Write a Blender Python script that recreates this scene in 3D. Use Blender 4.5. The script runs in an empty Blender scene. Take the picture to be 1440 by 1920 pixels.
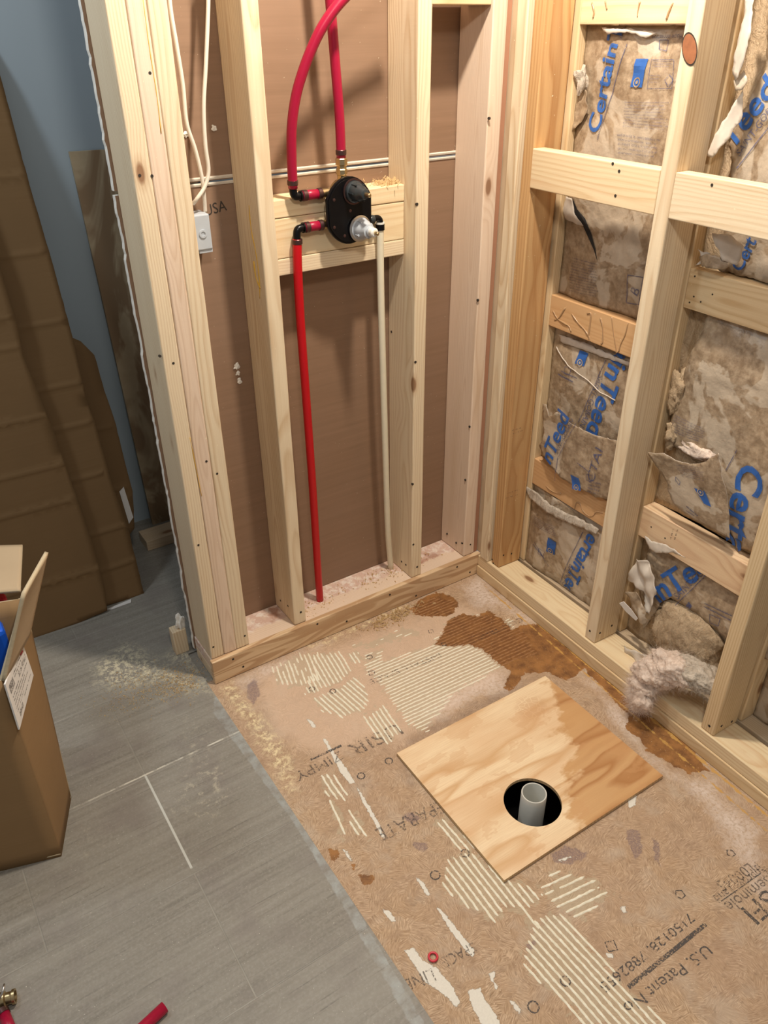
import bpy, bmesh, math, random
import numpy as np
from mathutils import Vector, Matrix, noise as mn
from mathutils.geometry import delaunay_2d_cdt
random.seed(7)
SC = bpy.context.scene
COL = SC.collection
# ---------------------------------------------------------------- camera
CP = Vector((-1.4314, -1.6262, 1.5756))
YAW, PIT, ROL, FPX = 0.5790, -0.5548, -0.0094, 1483.65
_f = Vector((math.sin(YAW)*math.cos(PIT), math.cos(YAW)*math.cos(PIT), math.sin(PIT)))
_r0 = Vector((math.cos(YAW), -math.sin(YAW), 0)); _u0 = _r0.cross(_f)
_r = _r0*math.cos(ROL)+_u0*math.sin(ROL); _u = -_r0*math.sin(ROL)+_u0*math.cos(ROL)
cam = bpy.data.cameras.new('camera'); camo = bpy.data.objects.new('camera', cam); COL.objects.link(camo)
camo.matrix_world = Matrix(((_r.x, _u.x, -_f.x, CP.x), (_r.y, _u.y, -_f.y, CP.y), (_r.z, _u.z, -_f.z, CP.z), (0, 0, 0, 1)))
cam.sensor_fit = 'VERTICAL'; cam.sensor_height = 36; cam.lens = 36*FPX/1920
cam.clip_start = .02
SC.camera = camo
# ---------------------------------------------------------------- light
w = bpy.data.worlds.new('world'); SC.world = w; w.use_nodes = True
bg = w.node_tree.nodes['Background']; bg.inputs[0].default_value = (1.0, .97, .93, 1); bg.inputs[1].default_value = .20
def point(name, loc, power, col, size):
    l = bpy.data.lights.new(name, 'POINT'); l.energy = power; l.color = col; l.shadow_soft_size = size
    o = bpy.data.objects.new(name, l); o.location = loc; COL.objects.link(o); return o
point('ceiling_lamp_light', (-.46, -.50, 2.40), 112, (1.0, .89, .755), .045)
point('cool_fill_light', (-1.9, .25, 2.3), 30, (.84, .93, 1.0), .12)  # added cool fill that brightens the blue wall and the wall end
point('camera_side_fill_light', (-1.25, -1.65, 2.4), 44, (1.0, .93, .84), .10)  # added warm fill from the camera side, evens out floor and tiles
SC.view_settings.view_transform = 'Standard'; SC.view_settings.look = 'None'
SC.view_settings.gamma = 1; SC.view_settings.use_curve_mapping = False
SC.view_settings.exposure = 0.13
# ---------------------------------------------------------------- unprojection of measured points onto real planes
def ray(u, v): return _f + _r*((u-720)/FPX) - _u*((v-960)/FPX)
def AZ(u, v, z=0.):
    d = ray(u, v); return CP + d*((z-CP.z)/d.z)
def AY(u, v, y=0.):
    d = ray(u, v); return CP + d*((y-CP.y)/d.y)
def AP(u, v, q, n):
    d = ray(u, v); return CP + d*((q-CP).dot(n)/d.dot(n))
K = -0.0253                      # the right wall is a touch out of square
def RW(u, d, z): return Vector((d+K*u, -u+K*d, z))   # u along the right wall, d depth into it
def WU(px, py, dd):              # picture point -> (u, z) on the right wall's plane at depth dd
    p = AP(px, py, RW(0, dd, 0), Vector((1, K, 0))); return (K*dd-p.y, p.z)
# ---------------------------------------------------------------- node helpers
class NT:
    def __init__(s, name, rough=.6):
        s.m = bpy.data.materials.new(name); s.m.use_nodes = True; s.t = s.m.node_tree
        s.b = s.t.nodes['Principled BSDF']; s.b.inputs['Roughness'].default_value = rough
    def n(s, typ, **kw):
        x = s.t.nodes.new(typ)
        for k, v in kw.items(): setattr(x, k, v)
        return x
    def put(s, sock, v):
        if isinstance(v, bpy.types.NodeSocket): s.t.links.new(v, sock)
        elif isinstance(v, tuple) and len(v) == 3 and sock.type == 'RGBA': sock.default_value = (*v, 1)
        else: sock.default_value = v
    def math(s, op, a, b=0., c=None, clamp=False):
        x = s.n('ShaderNodeMath', operation=op); x.use_clamp = clamp
        s.put(x.inputs[0], a); s.put(x.inputs[1], b)
        if c is not None: s.put(x.inputs[2], c)
        return x.outputs[0]
    def vm(s, op, a, b=(0, 0, 0)):
        x = s.n('ShaderNodeVectorMath', operation=op); s.put(x.inputs[0], a); s.put(x.inputs[1], b)
        return x.outputs['Value'] if op in ('LENGTH', 'DISTANCE', 'DOT_PRODUCT') else x.outputs[0]
    def noise(s, vec, scale=5., det=3., rough=.5, dist=0., col=False):
        x = s.n('ShaderNodeTexNoise'); s.put(x.inputs['Vector'], vec); x.inputs['Scale'].default_value = scale
        x.inputs['Detail'].default_value = det; x.inputs['Roughness'].default_value = rough; x.inputs['Distortion'].default_value = dist
        return x.outputs['Color' if col else 'Fac']
    def ramp(s, fac, stops, interp='LINEAR'):
        x = s.n('ShaderNodeValToRGB'); r = x.color_ramp; r.interpolation = interp
        while len(r.elements) < len(stops): r.elements.new(.5)
        for e, (p, c) in zip(r.elements, stops):
            e.position = p; e.color = (*c, 1) if isinstance(c, tuple) else (c, c, c, 1)
        s.put(x.inputs[0], fac); return x.outputs[0]
    def mix(s, fac, a, b, mode='MIX'):
        x = s.n('ShaderNodeMix', data_type='RGBA', blend_type=mode)
        s.put(x.inputs[0], fac); s.put(x.inputs[6], a); s.put(x.inputs[7], b); return x.outputs[2]
    def mr(s, v, a, b, c=0., d=1.):
        x = s.n('ShaderNodeMapRange'); s.put(x.inputs[0], v)
        for i, q in enumerate((a, b, c, d)): x.inputs[i+1].default_value = q
        return x.outputs[0]
    def obj(s): return s.n('ShaderNodeTexCoord').outputs['Object']
    def rnd(s): return s.n('ShaderNodeObjectInfo').outputs['Random']
    def attr(s, name): return s.n('ShaderNodeAttribute', attribute_name=name).outputs['Fac']
    def col(s, v): s.put(s.b.inputs['Base Color'], v)
    def bump(s, h, strength=.3, dist=.002, nrm=None):
        x = s.n('ShaderNodeBump'); x.inputs['Strength'].default_value = strength; x.inputs['Distance'].default_value = dist
        s.put(x.inputs['Height'], h)
        if nrm is not None: s.put(x.inputs['Normal'], nrm)
        s.put(s.b.inputs['Normal'], x.outputs[0]); return x.outputs[0]
def plain(name, c, rough=.5, metal=0., var=0., spec=.5):
    a = NT(name, rough); a.b.inputs['Metallic'].default_value = metal; a.b.inputs['Specular IOR Level'].default_value = spec
    f = a.noise(a.obj(), 60, 3); v = max(var, .06)
    a.col(a.mix(f, tuple(x*(1-v) for x in c), tuple(min(1, x*(1+v)) for x in c))); return a.m
def wood(name, light, dark, period=.0065, contrast=.75, knots=True, stain=.25, blot=(.55, .38, .2), hook=None):
    a = NT(name, .62); a.b.inputs['Specular IOR Level'].default_value = .3
    r = a.rnd()
    c = a.n('ShaderNodeCombineXYZ'); a.put(c.inputs[0], a.math('MULTIPLY', r, 3.1)); a.put(c.inputs[1], a.math('MULTIPLY', r, 7.7)); a.put(c.inputs[2], a.math('MULTIPLY', r, 23.))
    p = a.obj(); q = a.vm('ADD', p, c.outputs[0])
    # knots
    kv = a.vm('MULTIPLY', q, (1, 1, .42)); vo = a.n('ShaderNodeTexVoronoi'); a.put(vo.inputs['Vector'], kv); vo.inputs['Scale'].default_value = 8.
    kd = vo.outputs['Distance']
    kn = a.mr(kd, .055, .085, 1, 0) if knots else 0.
    ring = a.mr(kd, .02, .30, 1, 0)
    # growth rings seen along the grain (local z)
    s1 = a.vm('MULTIPLY', q, (1, 1, .05)); nz = a.noise(a.vm('MULTIPLY', q, (6, 6, 1.6)), 1., 2.)
    sh = a.vm('MULTIPLY', p, (1, 1, .0)); c2 = a.n('ShaderNodeCombineXYZ')
    a.put(c2.inputs[0], a.math('ADD', a.math('MULTIPLY', r, .09), -.005)); a.put(c2.inputs[1], a.math('ADD', a.math('MULTIPLY', a.math('FRACT', a.math('MULTIPLY', r, 13.7)), .10), -.02))
    rr = a.vm('LENGTH', a.vm('MULTIPLY', a.vm('SUBTRACT', sh, c2.outputs[0]), (1, 1, 0)))
    rr = a.math('ADD', rr, a.math('MULTIPLY', nz, .055)); rr = a.math('ADD', rr, a.math('MULTIPLY', ring, .012))
    ph = a.math('FRACT', a.math('DIVIDE', rr, period))
    g = a.ramp(ph, [(0, .15), (.35, 0.), (.86, contrast), (1, .15)])
    fib = a.noise(a.vm('MULTIPLY', q, (420, 420, 9)), 1., 2.)
    big = a.noise(a.vm('MULTIPLY', q, (14, 14, 1.4)), 1., 3.)
    f = a.math('ADD', a.math('MULTIPLY', g, a.mr(big, .3, .7, .35, .95)), a.math('MULTIPLY', a.math('SUBTRACT', fib, .5), .5), clamp=True)
    cc = a.mix(f, light, dark)
    if hook == 'stripe':
        sn = a.noise(a.vm('MULTIPLY', q, (9, 9, 1.5)), 1., 2., .5, .3); sf = a.ramp(a.math('FRACT', a.math('MULTIPLY', sn, 9.)), [(0, .0), (.42, .05), (.5, .85), (.9, .7), (1, .0)])
        cc = a.mix(a.math('MULTIPLY', sf, .75), cc, (.40, .215, .10))
    cc = a.mix(a.math('MULTIPLY', a.mr(big, .55, .75), stain), cc, blot)
    if knots:
        cc = a.mix(a.math('MULTIPLY', a.mr(kd, .06, .14, 1, 0), .45), cc, (dark[0]*.75, dark[1]*.6, dark[2]*.5))
        cc = a.mix(a.math('MULTIPLY', kn, .8), cc, (.22, .10, .045))
    if hook == 'mess':
        sx = a.n('ShaderNodeSeparateXYZ'); a.put(sx.inputs[0], p); m_ = a.math('ADD', sx.outputs[0], a.math('MULTIPLY', a.noise(p, 22, 5, .7), .05))
        mk = a.mr(m_, .072, .080); cc = a.mix(a.math('MULTIPLY', mk, a.mr(a.noise(p, 60, 5, .7), .35, .5, .4, .9)), cc, a.mix(a.mr(a.noise(p, 45, 4, .7), .45, .6), (.62, .42, .34), (.80, .70, .62)))
        rs_ = a.math('MULTIPLY', mk, a.mr(a.noise(p, 11, 3), .56, .62)); cc = a.mix(a.math('MULTIPLY', rs_, .7), cc, (.36, .15, .08))
    # a few small dark nicks and specks of sawdust
    sp = a.noise(q, 150, 2); cc = a.mix(a.mr(sp, .74, .78), cc, (.8, .7, .5))
    a.col(cc)
    h = a.math('ADD', a.math('MULTIPLY', fib, .5), a.math('MULTIPLY', a.noise(a.vm('MULTIPLY', q, (30, 30, 260)), 1., 1.), .35))
    a.bump(h, .35, .001); return a.m
W_PALE = wood('pale_pine', (.77, .64, .45), (.56, .38, .21), .0065, .8)
W_PINK = wood('pinkish_pine', (.76, .60, .46), (.60, .42, .29), .005, .7)
W_GOLD = wood('golden_pine', (.73, .56, .34), (.54, .35, .17), .007, .85)
W_FIR = wood('orange_fir', (.60, .37, .17), (.38, .17, .055), .009, .9)
W_STRIPE = wood('striped_pine', (.72, .53, .33), (.52, .32, .16), .011, .6, knots=False, hook='stripe')
W_MESS = wood('smeared_pine', (.76, .60, .46), (.60, .42, .29), .005, .6, hook='mess')
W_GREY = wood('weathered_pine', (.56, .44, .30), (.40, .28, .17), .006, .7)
W_KNOTTY = wood('knotty_pine', (.79, .64, .41), (.62, .40, .20), .008, .75, stain=.4, blot=(.66, .36, .22))
M_EDGE = wood('plywood_edge', (.62, .44, .24), (.34, .19, .09), .0035, .9, knots=False)
M_HOLE = plain('screw_hole_dark', (.03, .022, .016), .7)
M_GYP = plain('gypsum_white', (.78, .75, .68), .9, var=.15)
M_SEAM = plain('seam_paper', (.58, .52, .43), .8, var=.25)
M_RED = plain('red_pex', (.34, .006, .036), .36, spec=.4)
M_RED2 = plain('bright_red_pex', (.50, .004, .010), .34, spec=.4)
M_WPEX = plain('milky_pex', (.72, .66, .50), .35)
M_BLACK = plain('black_plastic', (.003, .003, .004), .30, spec=.25)
M_CRIMP = plain('dark_copper_ring', (.11, .06, .055), .38, .8)
M_BRASS = plain('brass', (.52, .40, .22), .34, 1., .2)
M_STEEL = plain('steel', (.6, .58, .55), .3, 1.)
M_GREYP = plain('pale_grey_plastic', (.45, .49, .53), .42)
M_WHITEP = plain('white_plastic', (.75, .74, .68), .35)
M_CABLE = plain('white_cable_sheath', (.72, .66, .56), .5)
M_PVC = plain('pale_pvc', (.62, .62, .57), .35)
M_BLUE = plain('blue_plastic', (.01, .10, .62), .35)
M_REDP = plain('red_plastic', (.60, .03, .05), .35)
M_YGLUE = plain('yellow_glue', (.70, .42, .05), .3)
M_DARKGLUE = plain('dried_glue', (.40, .25, .13), .25)
M_VOID = plain('opening_shade_black', (.015, .013, .012), .9)  # near-black colour stands in for the shade inside openings
M_PAPERW = plain('white_label_paper', (.75, .73, .70), .6)
M_SHEATH = plain('old_sheathing', (.16, .09, .05), .8, var=.5)
def ink(name, c, thr=.42, cov=.75):
    a = NT(name, .7); a.col(c)
    f = a.noise(a.obj(), 260, 3); g = a.noise(a.obj(), 22, 2)
    k = a.mr(a.math('ADD', a.math('MULTIPLY', f, .7), a.math('MULTIPLY', g, .3)), thr-.05, thr+.05, 0, cov)
    a.put(a.b.inputs['Alpha'], k); return a.m
M_INK = ink('worn_black_print', (.075, .068, .066), .46, .82)
M_INKF = ink('faded_black_print', (.09, .075, .07), .49, .6)
M_BINK = ink('blue_print', (.025, .12, .42), .34, .92)
M_NINK = ink('navy_small_print', (.05, .07, .18), .42, .7)
# ---------------------------------------------------------------- mesh helpers
def tag(o, label=None, cat=None, group=None, kind=None):
    if label: o['label'] = label
    if cat: o['category'] = cat
    if group: o['group'] = group
    if kind: o['kind'] = kind
    return o
def mesh(name, verts, faces, mat, parent=None, smooth=False, mats=None, fm=None):
    me = bpy.data.meshes.new(name); me.from_pydata([tuple(v) for v in verts], [], faces)
    for m in (mats or [mat]): me.materials.append(m)
    if fm: me.polygons.foreach_set('material_index', fm)
    if smooth: me.polygons.foreach_set('use_smooth', [True]*len(me.polygons))
    me.update(); o = bpy.data.objects.new(name, me); COL.objects.link(o)
    if parent: o.parent = parent; o.matrix_parent_inverse = parent.matrix_world.inverted()
    return o
def frombm(name, bm, mat, parent=None, smooth=False):
    me = bpy.data.meshes.new(name); bmesh.ops.recalc_face_normals(bm, faces=bm.faces); bm.to_mesh(me); bm.free()
    for m in (mat if isinstance(mat, list) else [mat]): me.materials.append(m)
    if smooth: me.polygons.foreach_set('use_smooth', [True]*len(me.polygons))
    o = bpy.data.objects.new(name, me); COL.objects.link(o)
    if parent: o.parent = parent; o.matrix_parent_inverse = parent.matrix_world.inverted()
    return o
def empty(name, loc, label, cat, group=None):
    o = bpy.data.objects.new(name, None); o.empty_display_size = .05; o.location = loc; COL.objects.link(o)
    o.matrix_world = Matrix.Translation(loc); return tag(o, label, cat, group)
def frame(o, ex, ey, ez): return Matrix(((ex[0], ey[0], ez[0], o[0]), (ex[1], ey[1], ez[1], o[1]), (ex[2], ey[2], ez[2], o[2]), (0, 0, 0, 1)))
def board(name, a, b, L, M, mat, bev=.003, parent=None, wob=0.0):
    """a x b section, grain along local z for L; M places it."""
    bm = bmesh.new(); bmesh.ops.create_cube(bm, size=1.)
    for v in bm.verts: v.co = Vector(((v.co.x+.5)*a, (v.co.y+.5)*b, (v.co.z+.5)*L))
    if wob:
        es = [e for e in bm.edges if abs((e.verts[0].co-e.verts[1].co).z) > L*.9]
        bmesh.ops.subdivide_edges(bm, edges=es, cuts=max(2, int(L/.08)), use_grid_fill=True)
        s = random.random()*50
        for v in bm.verts: v.co.x += wob*mn.noise(Vector((v.co.x*9, s, v.co.z*5))); v.co.y += wob*mn.noise(Vector((v.co.y*9, s+9, v.co.z*5)))
    if bev:
        es = [e for e in bm.edges if len(e.link_faces) == 2 and e.calc_face_angle(0) > .7]
        bmesh.ops.bevel(bm, geom=es, offset=bev, segments=3, profile=.5, affect='EDGES', clamp_overlap=True)
    o = frombm(name, bm, mat)
    o.matrix_world = M
    if parent: o.parent = parent; o.matrix_parent_inverse = parent.matrix_world.inverted()
    return o
EX, EY, EZ = Vector((1, 0, 0)), Vector((0, 1, 0)), Vector((0, 0, 1))
def stud(x0, y0, a, b, z0, z1, mat, label, name='wall_stud', cat='stud', group=None):
    o = board(name, a, b, z1-z0, frame((x0, y0, z0), EX, EY, EZ), mat, .0035, wob=.0008); return tag(o, label, cat, group)
E1 = Vector((1, K, 0)).normalized(); E2 = Vector((K, -1, 0)).normalized()   # depth axis, along axis of the right wall
def rstud(u0, d0, a, b, z0, z1, mat, label, name='wall_stud'):
    # section: a along the wall, b deep
    o = board(name, b, a, z1-z0, frame(RW(u0+a, d0, z0), E1, -E2, EZ), mat, .0035, wob=.0008); return tag(o, label, 'stud')
def rblock(u0, u1, d0, thick, z0, z1, mat, label, name='blocking', cat='blocking'):
    # grain along the wall: local z = +u ; local x = up ; local y = depth
    ez = E2; ex = EZ; ey = ez.cross(ex)
    if ey.dot(E1) < 0: o = board(name, z1-z0, thick, u1-u0, frame(RW(u0, d0+thick, z0), ex, ey, ez), mat, .0025)
    else: o = board(name, z1-z0, thick, u1-u0, frame(RW(u0, d0, z0), ex, ey, ez), mat, .0025)
    return tag(o, label, cat)
def xboard(name, x0, x1, y0, deep, z0, z1, mat, label, cat, bev=.0025, parent=None):
    # grain along x : local z = +x, local x = y, local y = z
    o = board(name, deep, z1-z0, x1-x0, frame((x0, y0, z0), EY, EZ, EX), mat, bev, parent)
    return tag(o, label, cat) if label else o
def sweep(pts, r, n=14, caps=True, closed=False):
    pts = [Vector(p) for p in pts]; vs = []; fs = []
    rs = r if isinstance(r, (list, tuple)) else [r]*len(pts)
    t = (pts[1]-pts[0]).normalized(); a = t.orthogonal().normalized()
    for i, p in enumerate(pts):
        t = (pts[min(i+1, len(pts)-1)]-pts[max(i-1, 0)]).normalized()
        a = (a-t*a.dot(t)).normalized(); b = t.cross(a)
        for k in range(n):
            th = 2*math.pi*k/n; vs.append(p+(a*math.cos(th)+b*math.sin(th))*rs[i])
    for i in range(len(pts)-1):
        for k in range(n):
            k2 = (k+1) % n; fs.append((i*n+k, i*n+k2, (i+1)*n+k2, (i+1)*n+k))
    if caps: fs.append(tuple(range(n))[::-1]); fs.append(tuple(range((len(pts)-1)*n, len(pts)*n)))
    return vs, fs
def smooth_path(pts, sub=8):
    P = [Vector(p) for p in pts]; P = [P[0]*2-P[1]]+P+[P[-1]*2-P[-2]]; out = []
    for i in range(1, len(P)-2):
        for k in range(sub):
            t = k/sub; a, b, c, d = P[i-1], P[i], P[i+1], P[i+2]
            out.append(.5*((2*b)+(c-a)*t+(2*a-5*b+4*c-d)*t*t+(3*b-a-3*c+d)*t**3))
    out.append(P[-2]); return out
def tube(name, pts, r, mat, parent=None, n=14, sub=8, smooth=True):
    if sub > 1: pts = smooth_path(pts, sub)
    v, f = sweep(pts, r, n); return mesh(name, v, f, mat, parent, smooth)
def lathe(name, prof, origin, axis, mat, parent=None, n=32, smooth=True):
    """prof: (radius, distance along axis) pairs"""
    ax = Vector(axis).normalized(); a = ax.orthogonal().normalized(); b = ax.cross(a); vs = []; fs = []
    for r, h in prof:
        for k in range(n):
            th = 2*math.pi*k/n; vs.append(Vector(origin)+ax*h+(a*math.cos(th)+b*math.sin(th))*r)
    for i in range(len(prof)-1):
        for k in range(n): fs.append((i*n+k, i*n+(k+1) % n, (i+1)*n+(k+1) % n, (i+1)*n+k))
    if prof[0][0] > 1e-5: fs.append(tuple(range(n))[::-1])
    if prof[-1][0] > 1e-5: fs.append(tuple(range((len(prof)-1)*n, len(prof)*n)))
    o = mesh(name, vs, fs, mat, parent, smooth)
    if smooth:
        try: o.data.set_sharp_from_angle(angle=math.radians(35))
        except Exception: pass
    return o
def prism(name, poly, o, ex, ey, h, mat, parent=None, bev=0):
    """2-D polygon in the (ex,ey) plane at o, extruded along ex x ey by h"""
    ex, ey = Vector(ex), Vector(ey); n = ex.cross(ey).normalized(); o = Vector(o); bm = bmesh.new()
    vs = [bm.verts.new(o+ex*p[0]+ey*p[1]) for p in poly]; f = bm.faces.new(vs)
    e = bmesh.ops.extrude_face_region(bm, geom=[f])
    bmesh.ops.translate(bm, verts=[q for q in e['geom'] if isinstance(q, bmesh.types.BMVert)], vec=n*h)
    if bev:
        bmesh.ops.bevel(bm, geom=[e for e in bm.edges if e.calc_face_angle(0) > .6], offset=bev, segments=2, profile=.5, affect='EDGES')
    return frombm(name, bm, mat, parent)
def pip(poly, X, Y):
    ins = np.zeros(X.shape, bool); n = len(poly)
    for i in range(n):
        x1, y1 = poly[i]; x2, y2 = poly[(i+1) % n]
        if y1 == y2: continue
        c = ((y1 > Y) != (y2 > Y)) & (X < (x2-x1)*(Y-y1)/(y2-y1)+x1); ins ^= c
    return ins
def sdf(poly, X, Y, closed=True):
    d = np.full(X.shape, 9.); n = len(poly)
    for i in range(n if closed else n-1):
        x1, y1 = poly[i]; x2, y2 = poly[(i+1) % n]; dx, dy = x2-x1, y2-y1; L = dx*dx+dy*dy+1e-12
        t = np.clip(((X-x1)*dx+(Y-y1)*dy)/L, 0, 1); d = np.minimum(d, np.hypot(X-x1-t*dx, Y-y1-t*dy))
    return np.where(pip(poly, X, Y), d, -d) if closed else -d
BOLD = [0.]
def text_tris(s, edge=None):
    """vertices/triangles of a line of text, scaled to unit cap height"""
    cu = bpy.data.curves.new('t', 'FONT'); cu.body = s; cu.resolution_u = 3; cu.offset = BOLD[0]
    ob = bpy.data.objects.new('t', cu); COL.objects.link(ob)
    dg = bpy.context.evaluated_depsgraph_get(); me = bpy.data.meshes.new_from_object(ob.evaluated_get(dg))
    bm = bmesh.new(); bm.from_mesh(me); bmesh.ops.triangulate(bm, faces=bm.faces)
    bpy.data.objects.remove(ob); bpy.data.curves.remove(cu); bpy.data.meshes.remove(me)
    if edge:
        for _ in range(3):
            es = [e for e in bm.edges if e.calc_length() > edge]
            if not es: break
            bmesh.ops.subdivide_edges(bm, edges=es, cuts=1); bmesh.ops.triangulate(bm, faces=bm.faces)
    v = [(p.co.x, p.co.y) for p in bm.verts]; bm.verts.index_update(); f = [tuple(q.index for q in p.verts) for p in bm.faces]; bm.free()
    return v, f
def text_on(s, p0, p1, aspect=1., bold=0.):
    """text laid from 2-D point p0 to p1 (width fitted); returns 2-D verts, tris"""
    v, f = text_tris(s, .25); xs = [q[0] for q in v]; x0, x1 = min(xs), max(xs)
    p0, p1 = Vector(p0), Vector(p1); d = p1-p0; sc = d.length/(x1-x0); ex = d.normalized(); ey = Vector((-ex.y, ex.x))
    return [tuple(p0+ex*((x-x0)*sc)+ey*(y*sc*aspect)) for x, y in v], f
def rectlines(p0, p1, wdt):
    p0, p1 = Vector(p0), Vector(p1); ex = (p1-p0).normalized(); ey = Vector((-ex.y, ex.x))*wdt/2; n = max(1, int((p1-p0).length/.02)); v = []; f = []
    for i in range(n+1):
        c = p0.lerp(p1, i/n); v += [tuple(c-ey), tuple(c+ey)]
        if i: f.append((2*i-2, 2*i, 2*i+1, 2*i-1))
    return v, f
def ringpoly(c, r, wdt, n=14, k=0.):
    v = []; f = []
    for i in range(n):
        th = 2*math.pi*i/n+k; v += [(c[0]+math.cos(th)*r, c[1]+math.sin(th)*r), (c[0]+math.cos(th)*(r-wdt), c[1]+math.sin(th)*(r-wdt))]
    for i in range(n): j = (i+1) % n; f.append((2*i, 2*j, 2*j+1, 2*i+1))
    return v, f
def merge(parts):
    V = []; F = []
    for v, f in parts:
        b = len(V); V += list(v); F += [tuple(i+b for i in q) for q in f]
    return V, F
# ================================================================ FLOOR
TILEZ = .004
X0, X1, Y0, Y1 = -.958, .03, -1.42, .022
PLY = [(-.150, -.489), (-.654, -.485), (-.663, -.907), (-.152, -.906)]
def osb_material():
    a = NT('osb_subfloor', .75); a.b.inputs['Specular IOR Level'].default_value = .25
    p = a.obj(); wp = a.vm('ADD', p, a.vm('MULTIPLY', a.noise(p, 30, 2, col=True), (.02, .02, .02)))
    vo = a.n('ShaderNodeTexVoronoi'); a.put(vo.inputs['Vector'], wp); vo.inputs['Scale'].default_value = 34
    sc = a.n('ShaderNodeSeparateColor'); a.put(sc.inputs[0], vo.outputs['Color'])
    ro = a.n('ShaderNodeVectorRotate'); ro.rotation_type = 'Z_AXIS'; a.put(ro.inputs['Vector'], p); a.put(ro.inputs['Angle'], a.math('MULTIPLY', sc.outputs[0], 6.28))
    strand = a.noise(a.vm('MULTIPLY', ro.outputs[0], (60, 520, 1)), 1., 3., .6)
    big = a.noise(p, 5., 4., .6); mid = a.noise(p, 26., 4., .6); fine = a.noise(p, 240., 3., .6)
    c = a.mix(a.mr(strand, .32, .66), (.27, .17, .095), (.66, .49, .335))
    c = a.mix(a.math('MULTIPLY', a.mr(sc.outputs[1], .2, .9), .35), c, (.42, .27, .15))
    c = a.mix(a.mr(big, .35, .7, 0, .45), c, (.40, .27, .19)); c = a.mix(a.mr(mid, .50, .72, 0, .5), c, (.30, .20, .13)); c = a.mix(a.mr(a.noise(p, 11, 4, .6), .52, .68, 0, .45), c, (.50, .41, .32)); c = a.mix(a.mr(a.noise(a.vm('ADD', p, (5, 5, 0)), 70, 3, .6), .62, .72, 0, .5), c, (.22, .15, .10))
    def mask(name, amp, scale, w=.0015, off=0.):
        n = a.noise(p, scale, 4., .65); v = a.math('ADD', a.attr(name), a.math('MULTIPLY', a.math('SUBTRACT', n, .5), amp))
        return a.mr(v, off, off+w)
    pale = a.math('MULTIPLY', mask('pale', .12, 12, .05), a.mr(a.noise(p, 120, 4, .65), .36, .56, .25, .95)); c = a.mix(pale, c, (.68, .57, .49))
    warm = mask('warm', .12, 9, .06); c = a.mix(a.math('MULTIPLY', warm, .55), c, (.72, .53, .39))
    dark = mask('dark', .08, 14, .05); c = a.mix(a.math('MULTIPLY', dark, .6), c, (.22, .16, .13))
    # trowel ridges of old thinset
    ph = a.math('ADD', a.attr('phase'), a.math('MULTIPLY', a.noise(p, 30, 2), .55)); tri = a.math('ABSOLUTE', a.math('SUBTRACT', a.math('FRACT', ph), .5))
    th = a.math('ADD', .285, a.math('MULTIPLY', a.math('SUBTRACT', a.noise(p, 70, 4, .7), .5), .38))
    line = a.mr(a.math('SUBTRACT', tri, th), 0, .05)
    patch = a.mr(a.math('ADD', a.attr('comb'), a.math('MULTIPLY', a.math('SUBTRACT', a.noise(p, 42, 4, .65), .5), .11)), 0, .004)
    line = 0.0
    brown = mask('brown', .035, 55, .0018)
    lc = a.mix(brown, a.mix(fine, (.74, .67, .50), (.90, .85, .68)), (.34, .165, .06))
    bcol = a.mix(a.mr(mid, .35, .65), (.35, .165, .055), (.15, .068, .028)); bcol = a.mix(a.mr(strand, .4, .8, 0, .5), bcol, (.42, .20, .07))
    c = a.mix(brown, c, bcol)
    c = a.mix(a.math('MULTIPLY', patch, .5), c, a.mix(brown, (.47, .40, .28), (.16, .06, .02)))
    
    purple = a.math('MULTIPLY', mask('purple', .02, 60, .004), a.mr(fine, .3, .55, .2, .8)); c = a.mix(a.math('MULTIPLY', purple, .75), c, (.17, .12, .14))
    dust = a.math('MULTIPLY', mask('dust', .06, 30, .03), a.mr(a.noise(p, 60, 5, .75), .46, .58, 0, .9)); c = a.mix(dust, c, (.80, .68, .42))
    white = mask('white', .012, 120, .0012); c = a.mix(white, c, a.mix(fine, (.66, .62, .54), (.82, .79, .70)))
    glue = a.math('MULTIPLY', mask('glue', .022, 34, .0015), a.mr(mid, .3, .5, .3, .9)); c = a.mix(glue, c, (.55, .32, .09))
    sp = a.noise(p, 330, 2); c = a.mix(a.math('MULTIPLY', a.mr(sp, .70, .74), .8), c, (.85, .74, .55))
    a.col(c)
    h = a.math('ADD', a.math('MULTIPLY', white, .8), a.math('MULTIPLY', strand, .22)); h = a.math('ADD', h, a.math('MULTIPLY', fine, .12))
    a.bump(h, .8, .0022)
    a.put(a.b.inputs['Roughness'], a.math('SUBTRACT', .8, a.math('MULTIPLY', brown, .3)))
    return a.m
def P2(*px, z=0.): return [tuple(AZ(u, v, z)[:2]) for u, v in px]
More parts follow.
